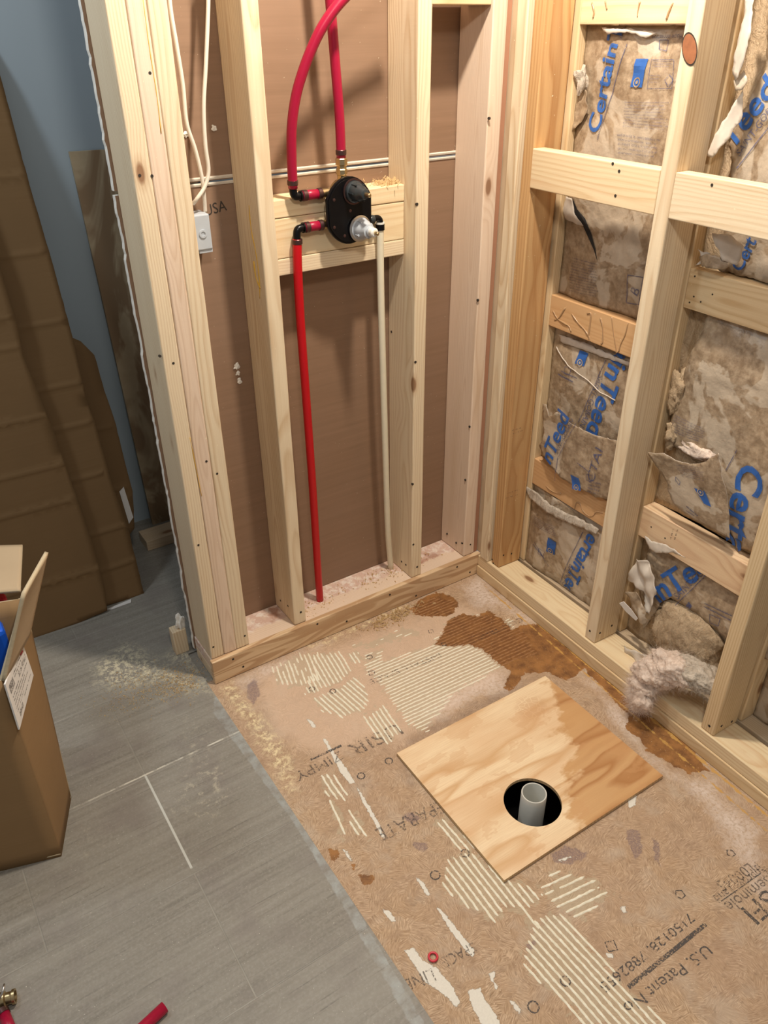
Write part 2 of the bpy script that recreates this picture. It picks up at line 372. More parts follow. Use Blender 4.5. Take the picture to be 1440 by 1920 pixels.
def osb():
    step = .003; nx = int((X1-X0)/step)+1; ny = int((Y1-Y0)/step)+1
    xs = np.linspace(X0, X1, nx); ys = np.linspace(Y0, Y1, ny); X, Y = np.meshgrid(xs, ys)
    co = np.stack([X.ravel(), Y.ravel(), np.zeros(X.size)], 1)
    i, j = np.meshgrid(np.arange(nx-1), np.arange(ny-1)); q = (j*nx+i).ravel()
    cx, cy = (X[:-1, :-1]+step/2).ravel(), (Y[:-1, :-1]+step/2).ravel()
    keep = ~((cx > -.63) & (cx < -.18) & (cy > -.885) & (cy < -.51)); q = q[keep]
    F = np.stack([q, q+1, q+nx+1, q+nx], 1)
    me = bpy.data.meshes.new('floor'); me.vertices.add(len(co)); me.vertices.foreach_set('co', co.ravel())
    me.loops.add(F.size); me.loops.foreach_set('vertex_index', F.ravel().astype(np.int32)); me.polygons.add(len(F))
    me.polygons.foreach_set('loop_start', np.arange(0, F.size, 4, dtype=np.int32)); me.update(calc_edges=True)
    def at(name, arr):
        t = me.attributes.new(name, 'FLOAT', 'POINT'); t.data.foreach_set('value', arr.ravel().astype(np.float32))
    def union(polys):
        d = np.full(X.shape, -1.)
        for p in polys: d = np.maximum(d, sdf(p, X, Y))
        return d
    brown = [P2((768, 1142), (788, 1124), (818, 1110), (848, 1118), (860, 1130), (850, 1152), (836, 1156), (802, 1155), (778, 1153)),
             P2((838, 1163), (868, 1150), (895, 1155), (915, 1143), (940, 1160), (960, 1180), (975, 1172), (1010, 1170), (1040, 1185), (1060, 1200), (1078, 1222), (1105, 1245), (1080, 1268),
                (1060, 1275), (1030, 1262), (985, 1262), (957, 1298), (944, 1290), (957, 1258), (935, 1245), (905, 1218), (878, 1208), (850, 1212), (815, 1208), (830, 1190)),
             P2((1172, 1368), (1180, 1330), (1225, 1345), (1290, 1395), (1330, 1445), (1290, 1452), (1245, 1425), (1212, 1408), (1200, 1385)),
             P2((1090, 1240), (1120, 1255), (1200, 1330), (1180, 1345), (1130, 1290), (1100, 1262)),
             P2((614, 1590), (632, 1592), (636, 1608), (622, 1614)), P2((655, 1618), (668, 1620), (664, 1632)), P2((672, 1640), (702, 1642), (700, 1658), (680, 1660)), P2((676, 1470), (684, 1474), (680, 1478))]
    at('brown', union(brown))
    combs = [  # polygon, ridge direction through two picture points, period, how broken
        (P2((685, 1238), (738, 1236), (800, 1214), (832, 1182), (846, 1160), (900, 1152), (958, 1165), (988, 1195), (1002, 1222), (962, 1240), (905, 1268), (850, 1300), (812, 1345), (800, 1372), (768, 1360), (732, 1310)), ((705, 1263), (823, 1212)), .0116, .0),
        (P2((770, 1142), (812, 1122), (856, 1126), (850, 1150), (800, 1156), (776, 1152)), ((705, 1263), (823, 1212)), .0116, .1),
        (P2((684, 1226), (716, 1218), (712, 1240), (688, 1262)), ((705, 1263), (823, 1212)), .0116, .5), (P2((660, 1212), (760, 1178), (790, 1190), (700, 1212)), ((705, 1263), (823, 1212)), .0116, .9),
        (P2((514, 1250), (560, 1228), (592, 1224), (596, 1275), (560, 1285), (524, 1284)), ((527, 1248), (536, 1274)), .0125, .55),
        (P2((586, 1230), (640, 1222), (652, 1262), (640, 1278), (600, 1292), (574, 1300), (590, 1262)), ((599, 1236), (628, 1284)), .0125, .1),
        (P2((652, 1228), (672, 1222), (676, 1240), (660, 1244)), ((599, 1236), (628, 1284)), .0125, .1),
        (P2((590, 1308), (636, 1290), (664, 1270), (682, 1292), (692, 1320), (680, 1330), (640, 1344), (604, 1332)), ((591, 1310), (632, 1348)), .0130, .05),
        (P2((688, 1345), (722, 1322), (750, 1372), (728, 1396), (700, 1378)), ((700, 1340), (738, 1396)), .0125, .15),
        (P2((604, 1455), (622, 1455), (640, 1480), (645, 1500), (612, 1492)), ((608, 1462), (640, 1510)), .0130, .1), (P2((618, 1500), (640, 1520), (650, 1560), (640, 1572)), ((620, 1505), (648, 1565)), .014, .35), (P2((655, 1520), (672, 1525), (690, 1568), (660, 1560)), ((656, 1522), (688, 1570)), .013, .2),
        (P2((838, 1612), (885, 1597), (955, 1650), (1015, 1680), (1000, 1696), (945, 1702), (925, 1732), (895, 1710), (835, 1668)), ((841, 1614), (925, 1725)), .0, .03),
        (P2((814, 1545), (836, 1530), (890, 1590), (866, 1592)), ((814, 1535), (862, 1590)), .0, .15),
        (P2((960, 1690), (1000, 1700), (1006, 1734), (985, 1730)), ((841, 1614), (925, 1725)), .0, .7),
        (P2((1015, 1662), (1040, 1640), (1105, 1642), (1145, 1680), (1090, 1725), (1045, 1700)), ((1050, 1698), (1131, 1660)), .0165, .3),
        (P2((984, 1785), (1008, 1722), (1055, 1716), (1100, 1770), (1245, 1925), (1100, 1925), (1045, 1870), (1000, 1832)), ((1010, 1735), (1165, 1905)), .0, .04)]
    def hper(a_, b_, dx):
        A_, B_ = P2(a_, b_); C_ = P2((a_[0]+dx, a_[1]))[0]; d_ = Vector((B_[0]-A_[0], B_[1]-A_[1])).normalized(); return abs((C_[0]-A_[0])*-d_.y+(C_[1]-A_[1])*d_.x)
    combs = [(p_, l_, e_ or hper(l_[0], l_[1], 13.6 if p_[0][1] > -1.02 else 15.0), g_) for p_, l_, e_, g_ in combs]
    rv = {0: ([], []), 1: ([], [])}
    for ci, (poly, (a_, b_), per, brk) in enumerate(combs):
        A, B = P2(a_, b_); d = Vector((B[0]-A[0], B[1]-A[1])).normalized(); nr = Vector((-d.y, d.x)); px = np.array([p[0] for p in poly]); py = np.array([p[1] for p in poly])
        tt = (px-A[0])*d.x+(py-A[1])*d.y; nn = (px-A[0])*nr.x+(py-A[1])*nr.y
        for k in range(int(nn.min()/per)-1, int(nn.max()/per)+2):
            ts = np.arange(tt.min()-.02, tt.max()+.02, .0028); pts_ = [Vector(A)+d*t+nr*(k*per+.0016*mn.noise(Vector((t*18, k*.7, ci)))+.0010*mn.noise(Vector((t*70, k*3, ci)))) for t in ts]
            sd_ = sdf(poly, np.array([p.x for p in pts_]), np.array([p.y for p in pts_])); bs = np.maximum.reduce([sdf(q_, np.array([p.x for p in pts_]), np.array([p.y for p in pts_])) for q_ in brown]); run = []
            on = [sd_[i] > .014*mn.noise(Vector((k*2.3, ts[i]*12, ci)))-.003 and mn.noise(Vector((ts[i]*38, k*5.1, ci*3)))*.5+.5 > brk*.62+.12*(mn.noise(Vector((ts[i]*9, k*1.1, 7)))+.4) for i in range(len(ts))]+[False]
            for i, f_ in enumerate(on):
                if f_ and (not run or (bs[i] > -.004) == (bs[run[0]] > -.004)): run.append(i); continue
                if run:
                    if len(run) > 2:
                        br = bs[run[0]] > -.004
                        vs_, fs_ = rv[1 if br else 0]; b0 = len(vs_); m_ = len(run); n_ = 0
                        for j, ii_ in enumerate(run):
                            e_ = min(1, (j+.35)/2.2, (m_-1-j+.35)/2.2); w_ = .0027*(1+.5*mn.noise(Vector((ts[ii_]*110, k*9, 1))))*(.45+.55*e_)*(1.0 if per > .0122 else .86); h_ = .0013*(.3+.7*e_)*(1+.4*mn.noise(Vector((ts[ii_]*90, k*4, 5)))); c_ = pts_[ii_]
                            for s_, z_ in ((-1, -.0002), (-.55, .8), (0, 1.), (.55, .8), (1, -.0002)): q_ = c_+nr*(w_*s_); vs_.append((q_.x, q_.y, z_*h_ if z_ > 0 else z_))
                            if j:
                                for g_ in range(4): fs_.append((b0+(j-1)*5+g_, b0+j*5+g_, b0+j*5+g_+1, b0+(j-1)*5+g_+1))
                    run = [i] if f_ else []
    global RIDGES; RIDGES = rv
    cm = np.full(X.shape, -1.); ph = np.zeros(X.shape)
    for poly, (a, b), per, _g in combs:
        A, B = P2(a, b); d = Vector((B[0]-A[0], B[1]-A[1])).normalized(); s = sdf(poly, X, Y); m = s > cm
        ph = np.where(m, ((X-A[0])*-d.y+(Y-A[1])*d.x)/per, ph); cm = np.maximum(cm, s)
    at('comb', cm); at('phase', ph)
    white = [P2((603, 1383), (612, 1386), (628, 1412), (650, 1440), (667, 1468), (656, 1470), (640, 1452), (630, 1432), (618, 1410)), P2((664, 1466), (672, 1478), (694, 1512), (712, 1545), (722, 1572), (716, 1570), (700, 1540), (680, 1505)),
             P2((572, 1346), (584, 1350), (594, 1364), (586, 1365)), P2((778, 1643), (796, 1654), (806, 1676), (802, 1682), (792, 1668)), P2((815, 1697), (834, 1712), (866, 1752), (890, 1782), (887, 1796), (868, 1778), (846, 1748)),
             P2((758, 1782), (776, 1776), (790, 1798), (820, 1815), (850, 1850), (864, 1880), (856, 1890), (828, 1862), (796, 1842), (778, 1812)), P2((876, 1856), (902, 1852), (908, 1872), (930, 1900), (940, 1925), (905, 1925), (884, 1886)),
             P2((914, 1826), (930, 1818), (926, 1836), (936, 1852), (930, 1855)), P2((950, 1872), (964, 1878), (980, 1896), (974, 1902)), P2((714, 1702), (732, 1708), (744, 1728), (734, 1730)), P2((1176, 1496), (1194, 1490), (1192, 1510), (1180, 1516)),
             P2((640, 1590), (652, 1596), (664, 1618), (654, 1612)), P2((1046, 1612), (1070, 1604), (1072, 1608), (1050, 1617)), P2((1160, 1700), (1172, 1698), (1176, 1712), (1168, 1712)), P2((1134, 1785), (1150, 1788), (1152, 1798), (1140, 1796))]
    at('white', union(white))
    at('purple', union([P2((1030, 1600), (1060, 1585), (1090, 1592), (1096, 1610), (1070, 1622), (1040, 1618)), P2((772, 1578), (800, 1578), (804, 1592), (788, 1598), (774, 1590)), P2((750, 1530), (775, 1520), (790, 1535), (770, 1545)),
                        P2((1172, 1552), (1200, 1556), (1206, 1600), (1190, 1612), (1176, 1580)), P2((1222, 1570), (1238, 1580), (1240, 1628), (1226, 1612)), P2((985, 1770), (1010, 1755), (1012, 1766), (990, 1785)),
                        P2((1060, 1600), (1105, 1595), (1090, 1620)), P2((462, 1285), (478, 1270), (490, 1300), (475, 1322), (462, 1310))]))
    at('pale', union([P2((880, 1080), (910, 1080), (1010, 1165), (985, 1175), (940, 1150), (880, 1140), (850, 1100)), P2((930, 1240), (960, 1250), (950, 1300), (800, 1370), (760, 1320), (800, 1300)),
                      P2((1080, 1265), (1120, 1275), (1190, 1350), (1210, 1410), (1260, 1440), (1340, 1460), (1440, 1560), (1440, 1700), (1300, 1500), (1240, 1450), (1150, 1360)), P2((420, 1280), (560, 1210), (640, 1190), (600, 1230), (470, 1300))]))
    at('warm', union([P2((430, 1290), (560, 1215), (700, 1170), (850, 1115), (1000, 1180), (960, 1270), (760, 1400), (620, 1430), (540, 1420)), P2((640, 1200), (860, 1110), (900, 1200), (760, 1250), (640, 1260))]))
    at('dark', union([P2((780, 1370), (900, 1310), (980, 1270), (1010, 1290), (760, 1410), (740, 1400)), P2((740, 1420), (775, 1430), (790, 1500), (760, 1480)), P2((455, 1290), (480, 1265), (495, 1300), (475, 1325))]))
    at('dust', union([P2((420, 1300), (450, 1290), (520, 1370), (560, 1440), (560, 1490), (540, 1500), (500, 1430)), P2((400, 1290), (440, 1270), (460, 1320), (440, 1330)), P2((560, 1210), (760, 1130), (770, 1140), (600, 1220)), P2((1180, 1190+150), (1200, 1345), (1195, 1360))]))
    L1 = P2((906, 1096), (1440, 1560)); d = np.abs(sdf([L1[0], L1[1]], X, Y, False)); L2 = P2((905, 1082), (1440, 1530)); d2 = np.abs(sdf([L2[0], L2[1]], X, Y, False))
    at('glue', np.maximum(.0030-d, .004-d2))
    me.materials.append(osb_material()); o = bpy.data.objects.new('floor', me); COL.objects.link(o); tag(o, 'oriented strand board subfloor with old trowel ridges, stains and printed lettering', kind='structure')
    # printing stamped on the boards
    pr = []; pf = []
    def T(s, a, b, asp=1., faint=False): (pf if faint else pr).append(text_on(s, *P2(a, b), aspect=asp))
    T('U.S. Patent No', (1322, 1771), (1166, 1884), .85); T('7150128, 7882655', (1290, 1712), (1122, 1846), .78)
    T('OSFI', (1468, 1640), (1388, 1704), .8); T('FL00045', (1412, 1612), (1340, 1655), 1., True); T('Approved and', (1432, 1622), (1336, 1680), 1., True); T('Seminole', (1436, 1640), (1356, 1694), 1., True)
    T('SPACE', (885, 1766), (824, 1797), 1.2, True); T('LINE', (808, 1815), (755, 1838), 1.2, True); T('SEPARATE', (838, 1494), (702, 1556), 1.2, True)
    T('USIR', (742, 1356), (650, 1399), .8, True); T('ZIMPY', (636, 1408), (550, 1450), .9, True)
    T('INSTALL SPACE', (822, 1224), (690, 1276), .8, True); T('CONSTRUCT', (975, 1158), (880, 1198), .9, True)
    for a, b, wd in [((1323, 1733), (1178, 1851), .0085), ((640, 1398), (582, 1425), .007), ((1440, 1628), (1352, 1690), .002), ((1440, 1640), (1300, 1742), .0)]:
        if wd: pr.append(rectlines(*P2(a, b), wd))
    for (u, v), n, r in [((677, 1455), 10, .011), ((729, 1427), 10, .011), ((816, 1641), 10, .012), ((872, 1600), 10, .011), ((1000, 1888), 10, .012), ((1060, 1840), 10, .011), ((624, 1296), 8, .010), ((585, 1292), 8, .010), ((693, 1232), 8, .010),
                         ((697, 1262), 4, .013), ((808, 1184), 4, .011), ((1146, 1774), 4, .015), ((1275, 1677), 5, .012), ((1370, 1600), 5, .011), ((832, 1208), 4, .010)]:
        pf.append(ringpoly(P2((u, v))[0], r, .0035, n, .4)); pr.append(ringpoly(P2((u, v))[0], r*.97, .0018, n, .4))
    for nm, lst, m in (('black_lettering', pr, M_INK), ('faded_lettering', pf, M_INKF)):
        v, f = merge(lst); k = mesh(nm, [(x, y, .0006 if m is M_INK else .0005) for x, y in v], f, m, o)
        tag(k, 'black stamped lettering' if m is M_INK else 'faded stamped lettering')
    return o
osb()
def mortar(name, c1, c2, rough):
    a = NT(name, rough); p = a.obj(); n = a.noise(p, 90, 4, .6); a.col(a.mix(a.mr(n, .3, .7), c1, c2)); a.bump(a.noise(p, 500, 2), .4, .0006); return a.m
tag(mesh('mortar_ridges', *RIDGES[0], mortar('cream_mortar', (.72, .66, .50), (.88, .84, .70), .85), None, True), 'cream trowel ridges of old tile mortar stuck to the subfloor', 'mortar', kind='stuff')
tag(mesh('mortar_ridges', *RIDGES[1], mortar('brown_soaked_mortar', (.22, .09, .03), (.42, .22, .09), .6), None, True), 'brown soaked mortar ridges inside the dark stains of the subfloor', 'mortar', kind='stuff')
def tile_material():
    a = NT('grey_floor_tile', .5); a.b.inputs['Specular IOR Level'].default_value = .35
    p = a.obj(); s = a.vm('MULTIPLY', p, (2.2, 60, 1)); st = a.noise(s, 1., 5., .65); st2 = a.noise(a.vm('MULTIPLY', p, (6, 170, 1)), 1., 3., .6)
    big = a.noise(a.vm('MULTIPLY', p, (3, 6, 1)), 1., 4., .6); fine = a.noise(p, 180, 3, .6)
    c = a.mix(a.mr(st, .3, .7), (.172, .158, .132), (.292, .275, .236)); c = a.mix(a.mr(big, .35, .65, 0, .6), c, (.275, .262, .228))
    c = a.mix(a.mr(st2, .60, .72, 0, .55), c, (.10, .092, .08)); c = a.mix(a.mr(fine, .45, .7, 0, .35), c, (.36, .345, .31)); c = a.mix(a.mr(a.noise(p, 9, 4, .6), .5, .7, 0, .5), c, (.20, .175, .16))
    sx = a.n('ShaderNodeSeparateXYZ'); a.put(sx.inputs[0], p); x, y = sx.outputs[0], sx.outputs[1]
    def line(v, w):  # v in metres around a grout line
        return a.mr(a.math('ABSOLUTE', v), w, w+.0008, 1, 0)
    row = a.math('DIVIDE', a.math('ADD', y, .198+.31*20), .3095); fr = a.math('FRACT', row); ri = a.math('FLOOR', row)
    gy = a.math('MINIMUM', fr, a.math('SUBTRACT', 1., fr)); ly = a.mr(gy, .0035, .006, 1, 0)
    par = a.math('MODULO', a.math('ADD', ri, 1.), 2.)
    cx = a.math('DIVIDE', a.math('ADD', a.math('ADD', x, 1.208+.62*20), a.math('MULTIPLY', a.math('FRACT', a.math('MULTIPLY', ri, .5)), .62)), .62)
    fx = a.math('FRACT', cx); gx = a.math('MINIMUM', fx, a.math('SUBTRACT', 1., fx)); lx = a.mr(gx, .0022, .0036, 1, 0)
    g = a.math('MAXIMUM', ly, lx); gn = a.mix(a.noise(p, 14, 3), (.15, .145, .125), (.42, .40, .35))
    c = a.mix(a.math('MULTIPLY', g, a.mr(a.noise(p, 7, 2), .35, .6, .35, .95)), c, gn)
    cw = a.math('MULTIPLY', a.math('MULTIPLY', a.mr(a.math('ABSOLUTE', a.math('ADD', x, 1.208)), .0022, .003, 1, 0), a.mr(a.math('ABSOLUTE', a.math('ADD', y, .349)), .150, .155, 1, 0)), .9)
    c = a.mix(cw, c, (.58, .60, .56))
    cl = a.math('MULTIPLY', a.math('MULTIPLY', a.mr(a.math('ABSOLUTE', a.math('ADD', y, .198)), .0015, .003, 1, 0), a.mr(a.noise(p, 26, 4, .7), .40, .55)), a.mr(x, -1.42, -1.30)); c = a.mix(cl, c, (.62, .60, .52))
    def mask(name, amp, scale, w=.0015):
        n = a.noise(p, scale, 5., .7); return a.mr(a.math('ADD', a.attr(name), a.math('MULTIPLY', a.math('SUBTRACT', n, .5), amp)), 0, w)
    chips = a.mr(a.noise(p, 95, 5, .75), .45, .58); du = a.math('MULTIPLY', mask('dust', .10, 22, .06), chips); c = a.mix(a.math('MULTIPLY', du, .85), c, (.66, .60, .43))
    sm = a.math('MULTIPLY', mask('smudge', .12, 16, .05), a.mr(a.noise(p, 60, 5, .7), .54, .68)); c = a.mix(a.math('MULTIPLY', sm, .7), c, (.50, .46, .36))
    ed = a.math('MULTIPLY', mask('edge', .012, 40, .003), a.mr(a.noise(p, 25, 4, .65), .35, .65)); c = a.mix(ed, c, (.36, .38, .37))
    c = a.mix(a.mr(a.noise(p, 300, 2), .72, .75, 0, .8), c, (.6, .57, .5)); a.col(c)
    a.bump(a.math('SUBTRACT', a.math('ADD', a.math('MULTIPLY', du, .8), a.math('MULTIPLY', st, .3)), g), .5, .0015)
    return a.m
def tile():
    step = .008; xa, xb, ya, yb = -2.6, X0+.003, -1.75, 1.0
    nx = int((xb-xa)/step)+1; ny = int((yb-ya)/step)+1; xs = np.linspace(xa, xb, nx); ys = np.linspace(ya, yb, ny); X, Y = np.meshgrid(xs, ys)
    co = np.stack([X.ravel(), Y.ravel(), np.full(X.size, TILEZ)], 1); V = co.tolist(); b = len(V)
    F = [(j*nx+i, j*nx+i+1, (j+1)*nx+i+1, (j+1)*nx+i) for j in range(ny-1) for i in range(nx-1)]
    V += [(xb, ya, -.004), (xb, -.01, -.004)]; F.append((nx-1, b, b+1, int((-.01-ya)/((yb-ya)/(ny-1)))*nx+nx-1))
    # the strip behind the plumbing wall
    b = len(V); V += [(xb-.01, .0, -.0008), (.03, .0, -.0008), (.03, .2, -.0008), (xb-.01, .2, -.0008)]; F.append((b, b+1, b+2, b+3))
    b = len(V); V += [(xb, .16, TILEZ), (.4, .16, TILEZ), (.4, 1.0, TILEZ), (xb, 1.0, TILEZ)]; F.append((b, b+1, b+2, b+3))
    o = mesh('floor_tile', V, F, tile_material()); me = o.data
    def at(name, arr):
        z = np.full(len(V), -1., np.float32); z[:X.size] = arr.ravel(); t = me.attributes.new(name, 'FLOAT', 'POINT'); t.data.foreach_set('value', z)
    def union(polys): return np.maximum.reduce([sdf(p, X, Y) for p in polys])
    at('dust', union([P2((395, 1275), (330, 1250), (240, 1195), (160, 1250), (170, 1300), (240, 1300), (300, 1290), (400, 1320), (412, 1300)), P2((340, 1160), (360, 1190), (400, 1290), (300, 1240))]))
    at('smudge', union([P2((340, 1320), (400, 1370), (470, 1500), (400, 1560), (300, 1530), (340, 1420)), P2((140, 1550), (190, 1540), (230, 1590), (150, 1620))]))
    at('edge', union([P2((404, 1286), (440, 1340), (520, 1460), (590, 1570), (800, 1925), (770, 1925), (560, 1560), (480, 1450), (400, 1340))]))
    return tag(o, 'grey linear-grain floor tiles with pale grout, dusted with sawdust', kind='structure')
tile()
# near-black box added under the plywood cover to keep light out; shade by colour
bm = bmesh.new(); bmesh.ops.create_cube(bm, size=1.)
for v in bm.verts: v.co = Vector((-.405+v.co.x*.50, -.697+v.co.y*.42, -.16+v.co.z*.30))
bmesh.ops.delete(bm, geom=[f for f in bm.faces if f.calc_center_median().z > -.02], context='FACES_ONLY')
tag(frombm('floor_cavity', bm, M_VOID), 'added near-black box below the subfloor opening, painting its shade and blocking light', kind='structure')
# ================================================================ WALLS (structure)
def wallpaint():
    a = NT('blue_grey_paint', .55); p = a.obj(); a.col(a.mix(a.noise(p, 3, 3), (.36, .44, .495), (.40, .48, .535))); a.bump(a.noise(p, 300, 2), .15, .0005); return a.m
YW = .955
mesh('wall_back', [(-2.8, YW, 0), (.4, YW, 0), (.4, YW, 2.5), (-2.8, YW, 2.5), (-2.8, YW+.1, 0), (.4, YW+.1, 0), (.4, YW+.1, 2.5), (-2.8, YW+.1, 2.5)],
     [(0, 1, 2, 3), (4, 7, 6, 5), (0, 4, 5, 1), (3, 2, 6, 7)], wallpaint())
tag(bpy.data.objects['wall_back'], 'blue-grey painted wall behind the leaning cardboard', kind='structure')
v = [RW(-.2, .235, -.1), RW(2.2, .235, -.1), RW(2.2, .235, 2.5), RW(-.2, .235, 2.5), RW(-.2, .26, -.1), RW(2.2, .26, -.1), RW(2.2, .26, 2.5), RW(-.2, .26, 2.5)]
tag(mesh('wall_right', v, [(0, 1, 2, 3), (4, 7, 6, 5), (0, 4, 5, 1), (3, 2, 6, 7)], M_SHEATH), 'dark exterior sheathing behind the insulated stud bays', kind='structure')
v = [RW(-.06, .005, -.02), RW(2.2, .005, -.02), RW(2.2, .24, -.02), RW(-.06, .24, -.02), RW(-.06, .005, -.0005), RW(2.2, .005, -.0005), RW(2.2, .24, -.0005), RW(-.06, .24, -.0005)]
tag(mesh('floor_ledge', v, [(0, 1, 2, 3), (4, 7, 6, 5), (0, 4, 5, 1), (3, 2, 6, 7), (0, 3, 7, 4), (1, 5, 6, 2)], M_SHEATH), 'subfloor edge under the right wall plates', kind='structure')
# ================================================================ PLUMBING WALL FRAMING
YS, YD, ZT, TOP = .017, .123, .0775, 2.40
xboard('bottom_plate', -.934, .012, YS, YD, .0005, .0380, W_PALE, 'lower bottom plate of the plumbing wall, hidden behind the plywood strip', 'plate')
xboard('bottom_plate', -.934, .012, YS, YD, .0385, .0765, W_MESS, 'upper bottom plate of the plumbing wall carrying the studs and the pipe holes', 'plate')
st = xboard('plywood_strip', -.938, .013, .0, .0165, .001, .0800, W_STRIPE, 'striped plywood strip nailed along the foot of the plumbing wall', 'board')
def holes(parent, pts, ax, r=.0034, mat=M_HOLE, name='screw_hole', proud=.0006, ring=False):
    for p in pts:
        lathe(name, [(r, -.004), (r, proud), (1e-6, proud)], p, ax, mat, parent, 12, False)
holes(st, [AY(u, v, 0) for u, v in ((437, 1236), (456, 1250), (595, 1170), (650, 1165), (731, 1115), (780, 1117), (857, 1063), (881, 1073))], (0, -1, 0))
s = []
s.append(stud(-.9315, YS, .0375, YD, ZT, TOP, W_PALE, 'outermost stud of the tripled wall end, its left side showing beside the drywall edge'))
s.append(stud(-.8935, YS, .0375, YD, ZT, TOP, W_PINK, 'middle stud of the tripled studs at the wall end'))
s.append(stud(-.8555, YS, .0385, YD, ZT, TOP, W_PALE, 'innermost stud of the tripled studs at the wall end, beside the cable bay'))
for a, pts in ((0, [(262, 329), (300, 668), (400, 1213)]), (1, [(281, 137), (285, 330), (325, 681), (407, 888)]), (2, [(387, 865), (459, 1192), (372, 1022)])):
    holes(s[a], [AY(u, v, YS) for u, v in pts], (0, -1, 0), .003)
s2 = stud(-.672, YS, .038, YD, ZT, TOP, W_PALE, 'stud left of the shower valve, streaked with yellow glue')
s3 = stud(-.256, YS, .038, YD, ZT, TOP, W_PALE, 'stud right of the shower valve, behind the milky pipe')
s4 = stud(-.046, YS, .043, YD, ZT, TOP, W_PINK, 'pinkish last stud of the plumbing wall in the corner')
holes(s2, [AY(u, v, YS) for u, v in ((564, 1148),)], (0, -1, 0), .0036)
holes(s2, [AP(u, v, Vector((-.672, 0, 0)), EX) for u, v in ((526, 1126), (540, 1136))], (-1, 0, 0))
holes(s3, [AY(u, v, YS) for u, v in ((782, 383), (779, 679), (774, 908), (775, 1021), (782, 1063))], (0, -1, 0), .0036)
holes(s3, [AP(u, v, Vector((-.256, 0, 0)), EX) for u, v in ((753, 1053), (761, 1059), (734, 622))], (-1, 0, 0))
holes(s4, [AP(u, v, Vector((-.048, 0, 0)), EX) for u, v in ((838, 1001), (855, 1018), (916, 222), (895, 563), (880, 800), (872, 900))], (-1, 0, 0))
holes(s4, [AY(u, v, YS) for u, v in ((867, 1019), (882, 1021))], (0, -1, 0), .003)
# glue streaks down the left face of stud two
def glue_on(parent, px, fn, r, mat, name='glue_streak', flat=.35):
    p = smooth_path([fn(u, v) for u, v in px], 5); v, f = sweep(p, [r*(.7+.6*mn.noise(Vector(q)*40)) for q in p], 8); return mesh(name, v, f, mat, parent, True)
fx = lambda u, v: AP(u, v, Vector((-.6725, 0, 0)), EX)
glue_on(s2, [(467, 385), (471, 430), (479, 470), (486, 520), (487, 560)], fx, .0016, M_YGLUE)
glue_on(s2, [(476, 490), (480, 520), (488, 540)], fx, .0022, M_YGLUE)
glue_on(s[1], [(268, 0), (280, 90), (294, 180), (302, 250)], lambda u, v: AY(u, v, YS), .0012, M_YGLUE)
glue_on(s[0], [(356, 820), (366, 870), (378, 930)], lambda u, v: AY(u, v, YS), .0013, M_YGLUE)
for nm, x0, x1, y0, dp, z0, z1, m, lb in [
        ('blocking', -.6335, -.2565, .066, .072, 1.1995, 1.238, W_KNOTTY, 'top flat plank of the blocking stack behind the shower valve, strewn with shavings'),
        ('blocking', -.6335, -.2565, .067, .038, 1.1095, 1.1985, W_KNOTTY, 'wide upright middle plank of the blocking stack behind the shower valve'),
        ('blocking', -.6335, -.2565, .066, .072, 1.071, 1.1085, W_PALE, 'lowest flat plank of the blocking stack behind the shower valve'),
        ('blocking', -.2175, -.0485, .022, .089, 1.606, 1.644, W_GOLD, 'short blocking between the last two studs at the top edge of the photo')]:
    xboard(nm, x0, x1, y0, dp, z0, z1, m, lb, 'blocking')
# wood shavings heap on the top plank
def shavings(name, c, ext, n, mat, parent=None, sz=.006, label=None, cat=None, kind=None):
    vs = []; fs = []; rd = random.Random(5)
    for _ in range(n):
        x = c[0]+rd.gauss(0, ext[0]); y = c[1]+rd.gauss(0, ext[1]); z = c[2]+abs(rd.gauss(0, ext[2])); a = Vector((rd.uniform(-1, 1), rd.uniform(-1, 1), rd.uniform(-.5, .5))).normalized(); b = a.orthogonal().normalized()
        s_ = sz*rd.uniform(.3, 1.2); k = len(vs); o = Vector((x, y, z))
        vs += [o, o+a*s_, o+a*s_*.9+b*s_*.35+Vector((0, 0, s_*.3)), o+b*s_*.3]; fs += [(k, k+1, k+2, k+3), (k, k+3, k+2), (k, k+2, k+1)]
    o = mesh(name, vs, fs, mat, parent); return tag(o, label, cat, kind=kind)
M_SHAV = plain('wood_shavings', (.78, .60, .33), .8)
shavings('wood_shavings', (-.285, .10, 1.2385), (.022, .016, .004), 420, M_SHAV, None, .007, 'heap of pale wood shavings on the top valve blocking plank', 'shavings', 'stuff')
shavings('wood_shavings', (-.36, -.035, .001), (.05, .014, .002), 260, M_SHAV, None, .010, 'thin wood shavings scattered on the stained floor by the plywood strip', 'shavings', 'stuff')
shavings('wood_shavings', (-.30, .085, .0775), (.07, .02, .002), 200, M_SHAV, None, .007, 'wood shavings on the bottom plate around the milky pipe', 'shavings', 'stuff')
shavings('wood_shavings', (-.56, .07, .0775), (.04, .02, .001), 120, M_SHAV, None, .006, 'wood shavings on the bottom plate around the bright red pipe', 'shavings', 'stuff')
